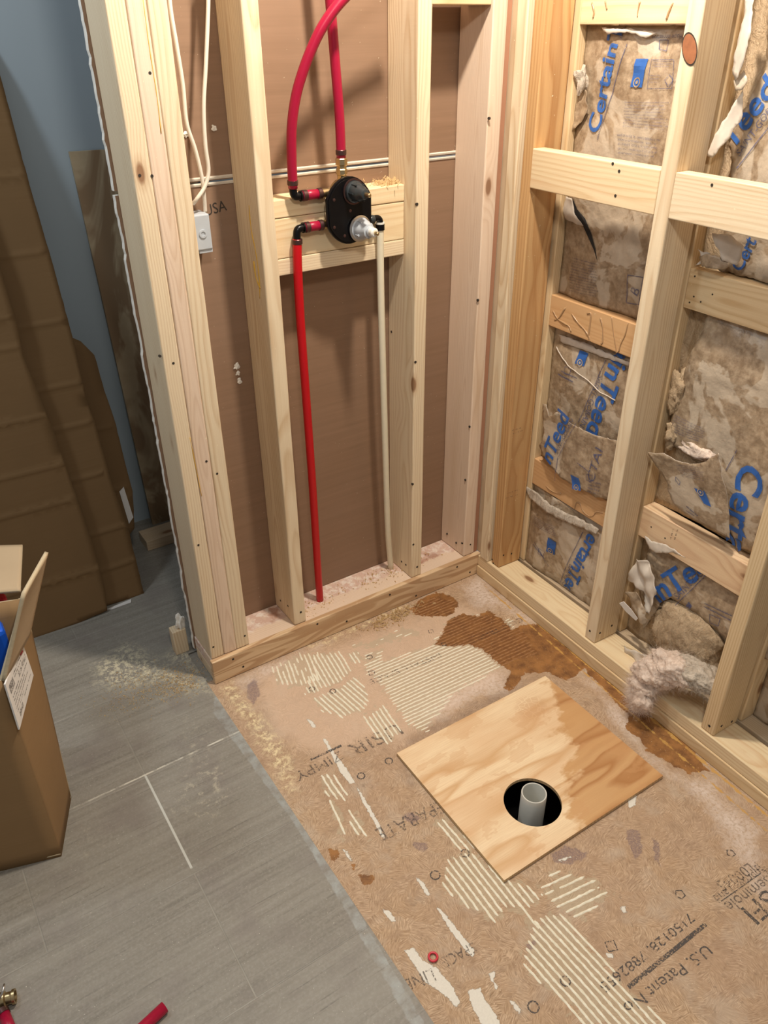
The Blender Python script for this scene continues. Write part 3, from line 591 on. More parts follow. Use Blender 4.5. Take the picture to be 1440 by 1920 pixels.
# backing boards
def paperboard():
    a = NT('brown_board_paper', .62); p = a.obj(); f = a.noise(a.vm('MULTIPLY', p, (3, 3, 90)), 1., 4., .6); g = a.noise(p, 4, 3)
    c = a.mix(a.mr(f, .3, .7), (.225, .135, .080), (.265, .160, .098)); c = a.mix(a.mr(g, .4, .7, 0, .4), c, (.265, .17, .115)); c = a.mix(a.mr(a.noise(p, 160, 2), .75, .78), c, (.45, .36, .26)); a.col(c); a.bump(f, .15, .0006); return a.m
M_BOARD = paperboard()
def drywall(z0, z1, label):
    n = int((z1-z0)/.012); vs = []; fs = []; fm = []
    for i in range(n+1):
        z = z0+(z1-z0)*i/n; j = .0025+.0032*mn.noise(Vector((3, 1, z*14)))+.0026*mn.noise(Vector((9, 4, z*70)))
        xl = -.941+j; xi = xl+.001+.002*abs(mn.noise(Vector((5, 5, z*40))))
        vs += [(xl, .154, z), (xl, .146, z), (xi, .1408, z), (.07, .1408, z), (.07, .154, z)]
    for i in range(n):
        a, b = i*5, i*5+5
        for k in range(5):
            k2 = (k+1) % 5; fs.append((a+k, a+k2, b+k2, b+k)); fm.append(1 if k in (2,) else 0 if k in (0, 1, 3) else 1)
    fs.append((4, 3, 2, 1, 0)); fm.append(0); fs.append((n*5, n*5+1, n*5+2, n*5+3, n*5+4)); fm.append(0)
    return tag(mesh('drywall_sheet', vs, fs, None, mats=[M_GYP, M_BOARD], fm=fm), label, 'drywall')
up = drywall(1.281, TOP, 'upper brown-faced drywall sheet closing the back of the plumbing wall')
lo = drywall(.03, 1.272, 'lower brown-faced drywall sheet closing the back of the plumbing wall, stamped USA')
mesh('cut_edge', *sweep([(-.815, .141, 1.2865), (.0, .141, 1.2865)], .0040, 6), M_SEAM, up)
mesh('cut_edge', *sweep([(-.815, .141, 1.2745), (.0, .141, 1.2745)], .0036, 6), M_SEAM, lo)
q0, q1 = AY(386, 405, .1405), AY(426, 394, .1405)
v, f = text_on('USA', (q0.x, q0.z), (q1.x, q1.z), 1.1); tag(mesh('black_lettering', [(x, .1402, z) for x, z in v], f, ink('board_stamp_print', (.03, .025, .02), .40, .9), lo), 'black USA stamp')
def crumb(name, c, r, mat, parent, sd, sq=(1, 1, 1)):
    bm = bmesh.new(); bmesh.ops.create_icosphere(bm, subdivisions=3, radius=r)
    for q in bm.verts: q.co *= 1+.9*mn.noise(q.co*(1.3/r)+Vector((sd, 0, 0))); q.co = Vector((q.co.x*sq[0], q.co.y*sq[1], q.co.z*sq[2]))+Vector(c)
    return frombm(name, bm, mat, parent)
for u, v, r in ((401, 240, .005), (444, 687, .007), (446, 700, .005), (449, 714, .006), (348, 253, .005)):
    crumb('plaster_blob', AY(u, v, .139), r, M_GYP, up if v < 300 else lo, u, (1, .5, 1))
o = mesh('drywall_strip', *(lambda a, b, c, d, e, g: ([(a, c, e), (b, c, e), (b, d, e), (a, d, e), (a, c, g), (b, c, g), (b, d, g), (a, d, g)], [(0, 3, 2, 1), (4, 5, 6, 7), (0, 1, 5, 4), (1, 2, 6, 5), (2, 3, 7, 6), (3, 0, 4, 7)]))(-.0025, .0115, .020, .139, .078, TOP), plain('reddish_brown_paper', (.40, .20, .12), .7))
tag(o, 'narrow reddish-brown drywall strip between the corner studs', 'drywall')
# ================================================================ RIGHT WALL FRAMING
rblock(.002, 1.70, -.003, .094, .0005, .0378, W_GOLD, 'lower of the two stacked bottom plates along the insulated wall, smeared with yellow glue', 'bottom_plate', 'plate')
pu = rblock(.001, 1.70, .001, .091, .0388, .0768, W_KNOTTY, 'upper of the two stacked bottom plates along the insulated wall', 'bottom_plate', 'plate')
rp = Vector((1, K, 0))
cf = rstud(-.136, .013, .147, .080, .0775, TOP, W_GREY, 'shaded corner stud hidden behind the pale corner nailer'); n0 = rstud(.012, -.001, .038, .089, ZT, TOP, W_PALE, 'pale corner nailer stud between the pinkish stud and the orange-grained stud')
r0 = rstud(.057, .010, .038, .0885, ZT, TOP, W_FIR, 'corner stud of the insulated wall with strong orange grain')
r1 = rstud(.487, .006, .038, .089, ZT, TOP, W_PALE, 'middle stud of the insulated wall, with a big reddish knot near its top')
r2 = rstud(.892, .006, .038, .089, ZT, TOP, W_GOLD, 'stud nearest the camera on the insulated wall, standing on the plate')
m0 = rblock(.096, .4865, .006, .038, 1.226, 1.315, W_KNOTTY, 'horizontal blocking between the orange corner stud and the middle stud')
m1 = rblock(.5255, .8915, .006, .038, 1.226, 1.315, W_PALE, 'horizontal blocking running from the middle stud out of the photo on the right')
def onw(u, v, d=0.): return AP(u, v, RW(0, d, 0), Vector((1, K, 0)))
def onu(u, v, U): return AP(u, v, RW(U, 0, 0), Vector((K, -1, 0)))
holes(m0, [onw(u, v, .006) for u, v in ((1161, 321), (1154, 367), (1149, 307))], (-1, -K, 0), .0034)
holes(m1, [onw(u, v, .006) for u, v in ((1335, 347),)], (-1, -K, 0), .003)
holes(r0, [onw(u, v, .010) for u, v in ((923, 1049), (925, 1056))], (-1, -K, 0), .0028)
holes(r0, [onu(u, v, .095) for u, v in ((944, 1041), (959, 1038))], (0, -1, 0), .003)
holes(r1, [onw(u, v, .006) for u, v in ((1106, 1183),)], (-1, -K, 0), .0034)
holes(r1, [onu(u, v, .525) for u, v in ((1125, 1187), (1147, 1173))], (0, -1, 0), .0034)
holes(r2, [onw(u, v, .006) for u, v in ((1330, 1361),)], (-1, -K, 0), .0036)
holes(r2, [onu(u, v, .930) for u, v in ((1353, 1361), (1372, 1353))], (0, -1, 0), .0034)
def knot(parent, c, n, r, el, mat):   # a flat oval knot face, slightly proud, with a dark bark ring
    n = Vector(n).normalized(); up_ = (EZ-n*EZ.dot(n)).normalized(); sd = n.cross(up_); up2 = (up_+sd*.5).normalized(); sd2 = n.cross(up2)
    for nm, k, h, m in (('knot_bark', 1.12, .0004, M_HOLE), ('knot', 1., .0008, mat)):
        vs = [Vector(c)+n*h]+[Vector(c)+n*h*(.6)+up2*math.sin(t)*r*k*el+sd2*math.cos(t)*r*k for t in [2*math.pi*i/28 for i in range(28)]]
        mesh(nm, vs, [(0, i+1, (i+1) % 28+1) for i in range(28)], m, parent)
M_KNOT = plain('red_brown_knot', (.30, .115, .05), .5, var=.5)
knot(r1, onw(1293, 92, .0055), (-1, -K, 0), .0150, 1.75, M_KNOT)
def stamp(par, pts, fn, wd=.0016):
    vs = []; fs = []
    for a_, b_ in pts:
        A_, B_ = fn(*a_), fn(*b_); n_ = 9; ax_ = (B_-A_); up2 = ax_.cross(fn(a_[0], a_[1])-CP).normalized()
        for i in range(n_):
            if i % 3 == 2: continue
            p0, p1 = A_+ax_*(i/n_), A_+ax_*((i+.85)/n_); k = len(vs); vs += [p0-up2*wd, p1-up2*wd, p1+up2*wd, p0+up2*wd]; fs.append((k, k+1, k+2, k+3))
    tag(mesh('grade_stamp', vs, fs, M_INKF, par), 'black grade stamp')
stamp(r0, [((960, 807), (979, 801)), ((962, 813), (982, 806))], lambda u, v: onu(u, v, .0953))
stamp(r0, [((952, 925), (962, 921)), ((965, 920), (975, 917)), ((948, 934), (974, 926))], lambda u, v: onu(u, v, .0953))
# rear wall
PR = 'rear_stud'
rstud(.070, .104, .038, .129, ZT, TOP, W_GOLD, 'rear stud at the left edge of the insulation, just behind the orange-grained stud', PR)
rstud(.490, .104, .038, .129, ZT, TOP, W_GOLD, 'rear stud hidden behind the middle stud of the insulated wall', PR)
rstud(.897, .104, .038, .129, ZT, TOP, W_GOLD, 'rear stud hidden behind the stud nearest the camera', PR)
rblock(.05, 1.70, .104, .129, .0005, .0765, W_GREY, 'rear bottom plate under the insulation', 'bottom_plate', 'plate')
M_GLUED = wood('glued_fir', (.62, .38, .19), (.50, .27, .11), .009, .6)
gb0 = rblock(.1085, .4895, .104, .036, 1.566, 1.655, W_KNOTTY, 'topmost rear blocking of the left insulated bay, marked with dried glue')
gb1 = rblock(.1085, .4895, .104, .036, .866, .951, M_GLUED, 'middle rear blocking of the left insulated bay with looping dried glue lines')
gb2 = rblock(.1085, .4895, .104, .036, .370, .456, M_GLUED, 'lowest rear blocking of the left insulated bay, half covered by torn paper')
gc1 = rblock(.5285, .8965, .104, .038, 1.025, 1.113, W_GOLD, 'upper rear blocking of the right insulated bay, in the shade of the front blocking')
gc2 = rblock(.5285, .8965, .100, .045, .414, .504, wood('pink_streaked_pine', (.74, .55, .35), (.55, .33, .20), .009, .8), 'lower rear blocking of the right insulated bay with a brown streak')
stamp(gc2, [((1257, 1012), (1264, 989)), ((1265, 1012), (1272, 990))], lambda u, v: onw(u, v, .0995), .002)
GL = [(gb1, [[(1037, 583), (1045, 597), (1058, 606), (1067, 612), (1071, 622)], [(1060, 577), (1048, 596), (1040, 600)], [(1072, 588), (1083, 604), (1096, 618), (1105, 632), (1106, 640)], [(1101, 588), (1108, 588), (1107, 604), (1104, 630), (1107, 640)], [(1126, 596), (1130, 612), (1130, 640), (1127, 645)], [(1147, 594), (1150, 620), (1155, 650), (1156, 662)], [(1178, 605), (1172, 628), (1164, 645), (1160, 660)]]),
      (gb2, [[(1024, 911), (1031, 918), (1042, 924), (1052, 925)], [(1077, 955), (1081, 943), (1088, 945), (1092, 956), (1103, 967), (1112, 967), (1118, 960), (1130, 961)]]),
      (gb0, [[(1110, 5), (1114, 22), (1112, 34)], [(1135, 2), (1138, 18)], [(1200, 3), (1196, 22), (1195, 32)], [(1262, 5), (1254, 24), (1250, 36)]])]
for par, ls in GL:
    for l in ls: glue_on(par, l, lambda u, v: onw(u, v, .1035), .0026, M_DARKGLUE, 'glue_bead')
for par, pts, d in ((gc2, [(1221, 988), (1247, 1009)], .1), (gc1, [(1303, 518), (1301, 556), (1314, 566), (1336, 552), (1293, 567)], .104)):
    holes(par, [onw(u, v, d) for u, v in pts], (-1, -K, 0), .002)
# ================================================================ INSULATION
def kraft():
    a = NT('kraft_paper', .38); a.b.inputs['Specular IOR Level'].default_value = .55; p = a.obj()
    n1 = a.noise(p, 60, 4, .65); n2 = a.noise(p, 14, 4, .6); n3 = a.noise(p, 6, 4, .6, .6)
    c = a.mix(a.mr(n1, .35, .65), (.23, .16, .10), (.44, .34, .235)); c = a.mix(a.mr(n2, .4, .7, 0, .5), c, (.28, .20, .125))
    c = a.mix(a.mr(n3, .535, .56, 0, .65), c, (.55, .47, .37)); a.col(c)
    a.bump(a.math('ADD', a.noise(p, 45, 4, .6), a.math('MULTIPLY', a.noise(p, 9, 3), 2.)), .55, .004); return a.m
M_KRAFT = kraft()
def wool(name, c1, c2):
    a = NT(name, .95); a.b.inputs['Specular IOR Level'].default_value = .1; p = a.obj(); d = a.vm('ADD', p, a.vm('MULTIPLY', a.noise(p, 25, 3, col=True), (.05, .05, .05)))
    n = a.noise(a.vm('MULTIPLY', d, (90, 90, 30)), 1., 5., .7); m = a.noise(p, 18, 4); c = a.mix(a.mr(n, .3, .7), c1, c2); c = a.mix(a.mr(m, .5, .75, 0, .5), c, c1); a.col(c)
    a.bump(n, .9, .006); return a.m
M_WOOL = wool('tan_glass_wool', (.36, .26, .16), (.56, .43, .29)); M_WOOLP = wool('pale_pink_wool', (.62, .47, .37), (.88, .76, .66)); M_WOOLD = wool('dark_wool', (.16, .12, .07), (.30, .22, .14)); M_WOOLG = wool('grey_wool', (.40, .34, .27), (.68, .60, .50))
M_BACK = plain('torn_paper_back', (.60, .53, .45), .7, var=.2)
def ragged(poly, amp, sd, step=.006):
    out = []
    n = len(poly)
    for i in range(n):
        a, b = Vector(poly[i]), Vector(poly[(i+1) % n]); L = (b-a).length; m = max(1, int(L/step)); nr = Vector((-(b-a).y, (b-a).x))/max(L, 1e-6)
        for k in range(m):
            t = k/m; p = a.lerp(b, t); q = Vector((p.x*60, p.y*60, sd)); out.append(p+nr*amp*(mn.noise(q)+.5*mn.noise(q*2.7)))
    return out
def paper(name, poly, dfn, mat, parent, sd=0., amp=.003, step=.010, thick=.0012, edge=None):
    """poly in wall coordinates (u,z); dfn(u,z)->depth; a real sheet with thickness"""
    b = ragged(poly, amp, sd); nb = len(b); us = [p.x for p in b]; zs = [p.y for p in b]; pts = list(b)
    U, Z = np.meshgrid(np.arange(min(us), max(us), step), np.arange(min(zs), max(zs), step)); pl = [tuple(p) for p in b]
    s_ = sdf(pl, U, Z); ii = s_ > step*.45
    pts += [Vector((x, y)) for x, y in zip(U[ii], Z[ii])]
    r = delaunay_2d_cdt(pts, [(i, (i+1) % nb) for i in range(nb)], [], 1, 1e-6); V2, F2 = r[0], r[2]
    vs = [RW(p.x, dfn(p.x, p.y), p.y) for p in V2]; me_f = [tuple(f) for f in F2]
    o = mesh(name, vs, me_f, mat, parent, True); m = o.modifiers.new('thickness', 'SOLIDIFY'); m.thickness = thick; m.offset = 0
    if edge: o.data.materials.append(edge); m.material_offset_rim = 1
    return o
def crumple(sd, k=1.): return lambda u, z: k*(.012*mn.noise(Vector((u*7, z*7, sd)))+.005*abs(mn.noise(Vector((u*19, z*19, sd+5))))+.0025*mn.noise(Vector((u*45, z*45, sd+9))))
def rect(u0, u1, z0, z1): return [(u0, z0), (u1, z0), (u1, z1), (u0, z1)]
def printed(parent, items, dfn, plane, mat, name, off=.0028, label=None):
    parts = []; BOLD[0] = .022 if name == BI else 0.
    for it in items:
        if it[0] == 'T':
            _, s_, a, b, asp = it; parts.append(text_on(s_, WU(*a, plane), WU(*b, plane), asp))
        elif it[0] == 'L': parts.append(rectlines(WU(*it[1], plane), WU(*it[2], plane), it[3]))
        elif it[0] == 'Q':
            q = [WU(*p, plane) for p in it[1]]; n = 8; vv = []; ff = []
            for i in range(n+1):
                for j in range(n+1):
                    s1, t1 = i/n, j/n; A = Vector(q[0]).lerp(Vector(q[1]), s1); B = Vector(q[3]).lerp(Vector(q[2]), s1); vv.append(tuple(A.lerp(B, t1)))
            for i in range(n):
                for j in range(n): ff.append((i*(n+1)+j, (i+1)*(n+1)+j, (i+1)*(n+1)+j+1, i*(n+1)+j+1))
            parts.append((vv, ff))
        elif it[0] == 'P':   # paragraph of fine print inside a quad: rows
            q = [Vector(WU(*p, plane)) for p in it[1]]; n = it[2]; rd = random.Random(n)
            for i in range(n):
                t = (i+.5)/n; a = q[0].lerp(q[3], t); b = q[1].lerp(q[2], t); L = (b-a).length; h = (q[3]-q[0]).length/n*.5
                words = ''.join(rd.choice('aeiorstnlmcu')if rd.random() > .17 else ' ' for _ in range(max(6, int(L/(h*.75)))))
                parts.append(text_on(words, a, a.lerp(b, rd.uniform(.85, 1.)), 1.))
        elif it[0] == 'R':
            q = [WU(*p, plane) for p in it[1]]
            for i in range(len(q)): parts.append(rectlines(q[i], q[(i+1) % len(q)], it[2]))
    BOLD[0] = 0.
    v, f = merge(parts); bb = BOUNDS.get(parent.name)
    if bb:
        f = [t for t in f if all(bb[0] < v[i][0] < bb[1] and bb[2] < v[i][1] < bb[3] for i in t)]; us_ = sorted({i for t in f for i in t}); mp = {i: k for k, i in enumerate(us_)}; v = [v[i] for i in us_]; f = [tuple(mp[i] for i in t) for t in f]
    o = mesh(name, [RW(x, dfn(x, y)-off, y) for x, y in v], f, mat, parent)
    if label: tag(o, label)
    return o
def bluelabel(parent, quad, dfn, plane):
    q = [Vector(WU(*p, plane)) for p in quad]; vv = []; ff = []; n = 8
    for i in range(n+1):
        for j in range(n+1): A_ = q[0].lerp(q[1], i/n); B_ = q[3].lerp(q[2], i/n); vv.append(A_.lerp(B_, j/n))
    for i in range(n):
        for j in range(n): ff.append((i*(n+1)+j, (i+1)*(n+1)+j, (i+1)*(n+1)+j+1, i*(n+1)+j+1))
    o = mesh('blue_label', [RW(p.x, dfn(p.x, p.y)-.0026, p.y) for p in vv], ff, M_BINK, parent); c = (q[0]+q[1]+q[2]+q[3])/4; e = q[1].lerp(q[0], .5).lerp(c, .35); r = (q[1]-q[0]).length*.30
    v, f = ringpoly(e, r, r*.28, 16); mesh('label_mark', [RW(x, dfn(x, y)-.0034, y) for x, y in v], f, M_KRAFT, o); v, f = ringpoly(e, r*.35, r*.34, 10); mesh('label_mark', [RW(x, dfn(x, y)-.0034, y) for x, y in v], f, M_KRAFT, o)
    return tag(o, 'blue printed label')
def batt(u0, u1, z0, z1, dp, sd, label, bulge=.014, amp=.002, poly=None, wool_mat=None):
    root = empty('insulation_batt', RW((u0+u1)/2, .17, z0), label, 'insulation')
    cr = crumple(sd); BOUNDS[root.name] = (u0+.003, u1-.003, z0+.004, z1-.004)
    def dfn(u, z):
        s_, t_ = (u-u0)/(u1-u0), (z-z0)/(z1-z0); s_ = min(max(s_, 0), 1); t_ = min(max(t_, 0), 1)
        return dp-bulge*(1-(2*s_-1)**4)*(1-(2*t_-1)**4)+cr(u, z)*min(1, 6*min(s_, 1-s_)+.3)
    pf = paper('paper_facing', poly or rect(u0+.001, u1-.001, z0+.001, z1-.001), dfn, M_KRAFT, root, sd, amp, edge=M_BACK)
    n, m = 16, 24; vs = []; fs = []
    for i in range(n+1):
        for j in range(m+1):
            u = u0+.001+(u1-u0-.002)*i/n; z = z0+.001+(z1-z0-.002)*j/m; vs.append(RW(u, max(dfn(u, z)+.012+.006*mn.noise(Vector((u*30, z*30, sd))), .108), z))
    k = len(vs)
    for i in range(n+1):
        for j in range(m+1): u = u0+.001+(u1-u0-.002)*i/n; z = z0+.001+(z1-z0-.002)*j/m; vs.append(RW(u, .232, z))
    g = lambda i, j, o=0: o+i*(m+1)+j
    for i in range(n):
        for j in range(m): fs.append((g(i, j), g(i+1, j), g(i+1, j+1), g(i, j+1))); fs.append((g(i, j, k), g(i, j+1, k), g(i+1, j+1, k), g(i+1, j, k)))
    for i in range(n): fs.append((g(i, 0), g(i, 0, k), g(i+1, 0, k), g(i+1, 0))); fs.append((g(i, m), g(i+1, m), g(i+1, m, k), g(i, m, k)))
    for j in range(m): fs.append((g(0, j), g(0, j+1), g(0, j+1, k), g(0, j, k))); fs.append((g(n, j), g(n, j, k), g(n, j+1, k), g(n, j+1)))
    mesh('glass_wool', vs, fs, wool_mat or M_WOOL, root, True)
    return root, dfn, pf
def pxw(pts, d): return [WU(u, v, d) for u, v in pts]
BI, FI = 'blue_lettering', 'fine_print'
BOUNDS = {}
# --- left bay, upper batt
A, dA, _ = batt(.108, .490, .952, 1.565, .128, 1.7, 'tall slit insulation batt with big blue lettering behind the left front blocking')
printed(A, [('T', 'CertainT', (1124, 251), (1168, 44), .95)], dA, .118, M_BINK, BI); bluelabel(A, [(1184, 163), (1206, 164), (1216, 110), (1194, 110)], dA, .118)
printed(A, [('L', (1122, 262), (1176, 82), .0022), ('T', 'SAINT', (1164, 75), (1180, 40), 1.), ('P', [(1172, 190), (1258, 190), (1256, 248), (1170, 240)], 9), ('P', [(1160, 250), (1245, 262), (1240, 300), (1162, 292)], 5), ('R', [(1222, 112), (1262, 112), (1260, 166), (1216, 166)], .0012),
            ('P', [(1226, 114), (1260, 114), (1258, 128), (1225, 128)], 3), ('P', [(1220, 140), (1244, 140), (1240, 158), (1218, 158)], 3), ('R', [(1232, 75), (1247, 75), (1245, 96), (1232, 92)], .0016), ('T', 'Home Innovation', (1272, 64), (1220, 66), 1.2),
            ('R', [(1255, 140), (1262, 150), (1254, 163), (1248, 150)], .0018),
            ('P', [(1070, 482), (1128, 494), (1126, 560), (1066, 548)], 13), ('R', [(1180, 515), (1205, 520), (1196, 572), (1172, 568)], .0020), ('T', 'B', (1194, 556), (1199, 545), 1.)], dA, .118, M_NINK, FI)
# slit in the paper: a long dark opening with a curled lip
sl = [(1076, 372), (1084, 392), (1096, 410), (1108, 440), (1118, 465), (1126, 490), (1116, 468), (1100, 440), (1092, 424), (1080, 414), (1074, 400)]
mesh('slit', [RW(u, dA(u, z)-.0025, z) for u, z in pxw(sl, .118)], [tuple(range(len(sl)))], M_VOID, A)
paper('torn_flap', pxw([(1062, 368), (1074, 372), (1076, 398), (1092, 424), (1060, 410), (1052, 395)], .112), lambda u, z: dA(u, z)-.010-.01*mn.noise(Vector((u*20, z*20, 3))), M_BACK, A, 4, .002, .006)
paper('torn_flap', pxw([(1128, 52), (1190, 55), (1228, 62), (1210, 72), (1180, 60), (1140, 64)], .112), lambda u, z: dA(u, z)-.012, M_BACK, A, 6, .003, .006)
paper('torn_flap', pxw([(1086, 165), (1100, 170), (1102, 200), (1092, 225), (1066, 252), (1062, 248), (1076, 200)], .112), lambda u, z: dA(u, z)-.010-.006*mn.noise(Vector((u*50, z*50, 3))), M_KRAFT, A, 8, .004, .006)
crumb('wool_tuft', onw(1092, 150, .118), .017, M_WOOLG, A, 3, (1, .8, 1.6))
# --- left bay, middle batt : an upper sheet and a lower sheet lapping over the blocking
B, dB, _ = batt(.108, .490, .457, .865, .132, 3.1, 'middle insulation batt of the left bay between the two glued blockings', poly=None)
printed(B, [('T', 'tainTeed', (1164, 622), (1102, 806), .95)], dB, .124, M_BINK, BI); bluelabel(B, [(1082, 680), (1098, 686), (1104, 663), (1088, 656)], dB, .124)
printed(B, [('T', 'SAINT-GOBAIN', (1126, 700), (1091, 796), 1.), ('L', (1138, 674), (1088, 790), .002), ('L', (1050, 700), (1080, 715), .004), ('L', (1056, 694), (1086, 708), .003), ('R', [(1064, 686), (1076, 690), (1073, 702), (1062, 698)], .0016)], dB, .124, M_NINK, FI)
paper('torn_edge', pxw([(1044, 627), (1060, 632), (1120, 655), (1180, 680), (1180, 686), (1120, 666), (1062, 646), (1050, 640)], .118), lambda u, z: dB(u, z)-.006, M_BACK, B, 2, .003, .006)
cr2 = pxw([(1045, 650), (1070, 684), (1100, 708), (1130, 735), (1166, 753)], .124)
v, f = sweep([RW(u, dB(u, z)-.003, z) for u, z in [(cr2[i][0]+(cr2[i+1][0]-cr2[i][0])*k/5, cr2[i][1]+(cr2[i+1][1]-cr2[i][1])*k/5) for i in range(4) for k in range(5)]], .0016, 6)
mesh('crease', v, f, M_BACK, B, True)
def dL(u, z):
    return .096-.010*math.sin((u-.1)*9)+.006*mn.noise(Vector((u*14, z*14, 8)))+.002*mn.noise(Vector((u*40, z*40, 1)))
LF = empty('paper_sheet', RW(.3, .1, .45), 'torn sheet of printed kraft paper lapping over the lowest glued blocking', 'insulation')
paper('paper_facing', pxw([(1018, 757), (1026, 758), (1032, 780), (1048, 772), (1072, 790), (1100, 806), (1128, 818), (1165, 828), (1172, 900), (1160, 940), (1120, 930), (1090, 915), (1060, 898), (1035, 870), (1018, 850), (1012, 835), (1020, 822)], .095), dL, M_KRAFT, LF, 5, .003, .008, edge=M_BACK)
printed(LF, [('T', 'nTeed', (1037, 870), (1073, 782), .95)], dL, .095, M_BINK, BI); bluelabel(LF, [(1078, 915), (1093, 919), (1090, 895), (1074, 888)], dL, .095)
printed(LF, [('T', 'SAINT-GOBAIN', (1049, 852), (1082, 788), 1.), ('L', (1046, 900), (1050, 858), .0022), ('L', (1050, 858), (1086, 792), .0018), ('R', [(1104, 888), (1116, 890), (1112, 902), (1104, 898)], .0016), ('L', (1088, 866), (1108, 882), .003), ('P', [(1110, 900), (1132, 905), (1128, 930), (1104, 924)], 4), ('T', 'CTAI', (1118, 905), (1134, 845), .8)], dL, .095, M_NINK, FI)
# --- left bay, bottom batt
Cb, dC, _ = batt(.108, .490, .078, .369, .112, 5.2, 'lowest insulation batt of the left bay, standing on the bottom plate', bulge=.010)
printed(Cb, [('T', 'ertainTeed', (1112, 994), (1058, 1112), .95)], dC, .128, M_BINK, BI); bluelabel(Cb, [(1036, 1028), (1051, 1037), (1056, 1012), (1041, 1002)], dC, .128)
printed(Cb, [('T', 'SAINT-GOBAIN', (1080, 1052), (1048, 1122), 1.), ('L', (1102, 994), (1052, 1104), .0022), ('P', [(1012, 962), (1060, 985), (1058, 1002), (1010, 980)], 6), ('L', (1010, 1016), (1032, 1042), .003), ('L', (1013, 1012), (1040, 1058), .002), ('R', [(1021, 1024), (1032, 1030), (1030, 1038), (1020, 1034)], .0016)], dC, .128, M_NINK, FI)
paper('torn_edge', pxw([(990, 911), (1000, 912), (1040, 940), (1090, 968), (1128, 990), (1126, 1000), (1080, 978), (1030, 950), (1000, 930)], .116), lambda u, z: dC(u, z)-.012, M_WOOLG, Cb, 2, .004, .006, .004)
# --- right bay, upper batt
D, dD, _ = batt(.529, .896, 1.114, 1.75, .126, 7.4, 'insulation batt at the top right of the photo with big blue lettering', poly=[(.585, 1.116), (.895, 1.116), (.895, 1.749), (.56, 1.749), (.575, 1.6), (.60, 1.5), (.57, 1.42), (.55, 1.36), (.575, 1.30), (.59, 1.22)], amp=.006)
printed(D, [('T', 'Teed', (1368, 284), (1462, 168), .95)], dD, .116, M_BINK, BI); printed(D, [('T', 'SAINT-GOB', (1384, 294), (1452, 208), 1.), ('L', (1380, 316), (1462, 214), .0026)], dD, .116, M_NINK, FI)
fl = lambda k, a: (lambda u, z: .085-a*math.sin(min(1, max(0, (u-.54)*9))*3.14)+.010*mn.noise(Vector((u*16, z*12, k))))
paper('torn_flap', pxw([(1425, -5), (1405, -5), (1404, 30), (1392, 75), (1380, 130), (1390, 150), (1402, 128), (1412, 100), (1422, 60)], .085), fl(2, .02), M_BACK, D, 3, .004, .007)
paper('torn_flap', pxw([(1402, 130), (1386, 150), (1390, 172), (1402, 168), (1412, 150)], .09), fl(4, .01), M_KRAFT, D, 7, .004, .006)
paper('torn_flap', pxw([(1398, 170), (1380, 195), (1345, 250), (1332, 290), (1340, 296), (1370, 260), (1392, 215)], .09), fl(6, .0), M_BACK, D, 9, .004, .006)
# piece seen between the two blockings
paper('torn_flap', pxw([(1347, 435), (1362, 436), (1374, 440), (1390, 462), (1388, 478), (1380, 498), (1362, 486), (1358, 465), (1350, 450)], .085), fl(11, .02), M_BACK, D, 13, .003, .006)
paper('torn_flap', pxw([(1318, 480), (1332, 475), (1350, 476), (1375, 495), (1362, 504), (1345, 503), (1325, 498)], .088), fl(14, .01), M_KRAFT, D, 15, .003, .006)
paper('torn_flap', pxw([(1312, 466), (1322, 474), (1334, 474), (1326, 492), (1308, 497), (1318, 486)], .09), fl(17, .0), M_BACK, D, 18, .003, .006)
printed(D, [('T', 'Cert', (1384, 512), (1418, 452), 1.)], dD, .116, M_BINK, BI)
# --- right bay, middle batt
E_, dE, _ = batt(.529, .896, .505, 1.024, .128, 9.6, 'wide silvery-brown insulation batt in the middle of the right bay, torn open below', bulge=.02,
                 poly=pxw([(1320, 585), (1460, 640), (1470, 1040), (1375, 1030), (1330, 900), (1310, 868), (1288, 850), (1262, 834), (1250, 818), (1258, 780), (1272, 740), (1280, 710), (1296, 660), (1312, 630)], .112))
printed(E_, [('T', 'Certai', (1396, 862), (1352, 1040), .9)], dE, .116, M_BINK, BI)
printed(E_, [('L', (1386, 842), (1366, 880), .0024), ('P', [(1268, 776), (1330, 805), (1320, 832), (1258, 808)], 7)], dE, .116, M_NINK, FI)
FLp = empty('paper_sheet', RW(.62, .09, .505), 'folded-down flap of printed kraft paper in the right bay above the streaked blocking', 'insulation')
dF = lambda u, z: .094-.030*math.sin(max(0, min(1, (.66-z)/.15))*1.57)*0-.022*max(0, (z-.50)/.16)+.008*mn.noise(Vector((u*13, z*13, 21)))
paper('paper_facing', pxw([(1222, 846), (1256, 846), (1275, 860), (1300, 868), (1328, 864), (1360, 845), (1366, 900), (1370, 960), (1368, 1010), (1330, 990), (1290, 966), (1262, 945), (1255, 920), (1256, 905), (1240, 880)], .085), dF, M_KRAFT, FLp, 31, .0025, .008, edge=M_BACK)
bluelabel(FLp, [(1307, 912), (1328, 918), (1339, 948), (1325, 942)], dF, .085)
printed(FLp, [('P', [(1275, 868), (1330, 872), (1332, 900), (1282, 892)], 7), ('L', (1290, 948), (1312, 966), .003), ('L', (1288, 956), (1305, 966), .002), ('R', [(1272, 892), (1280, 902), (1278, 908), (1271, 898)], .0016)], dF, .085, M_NINK, FI)
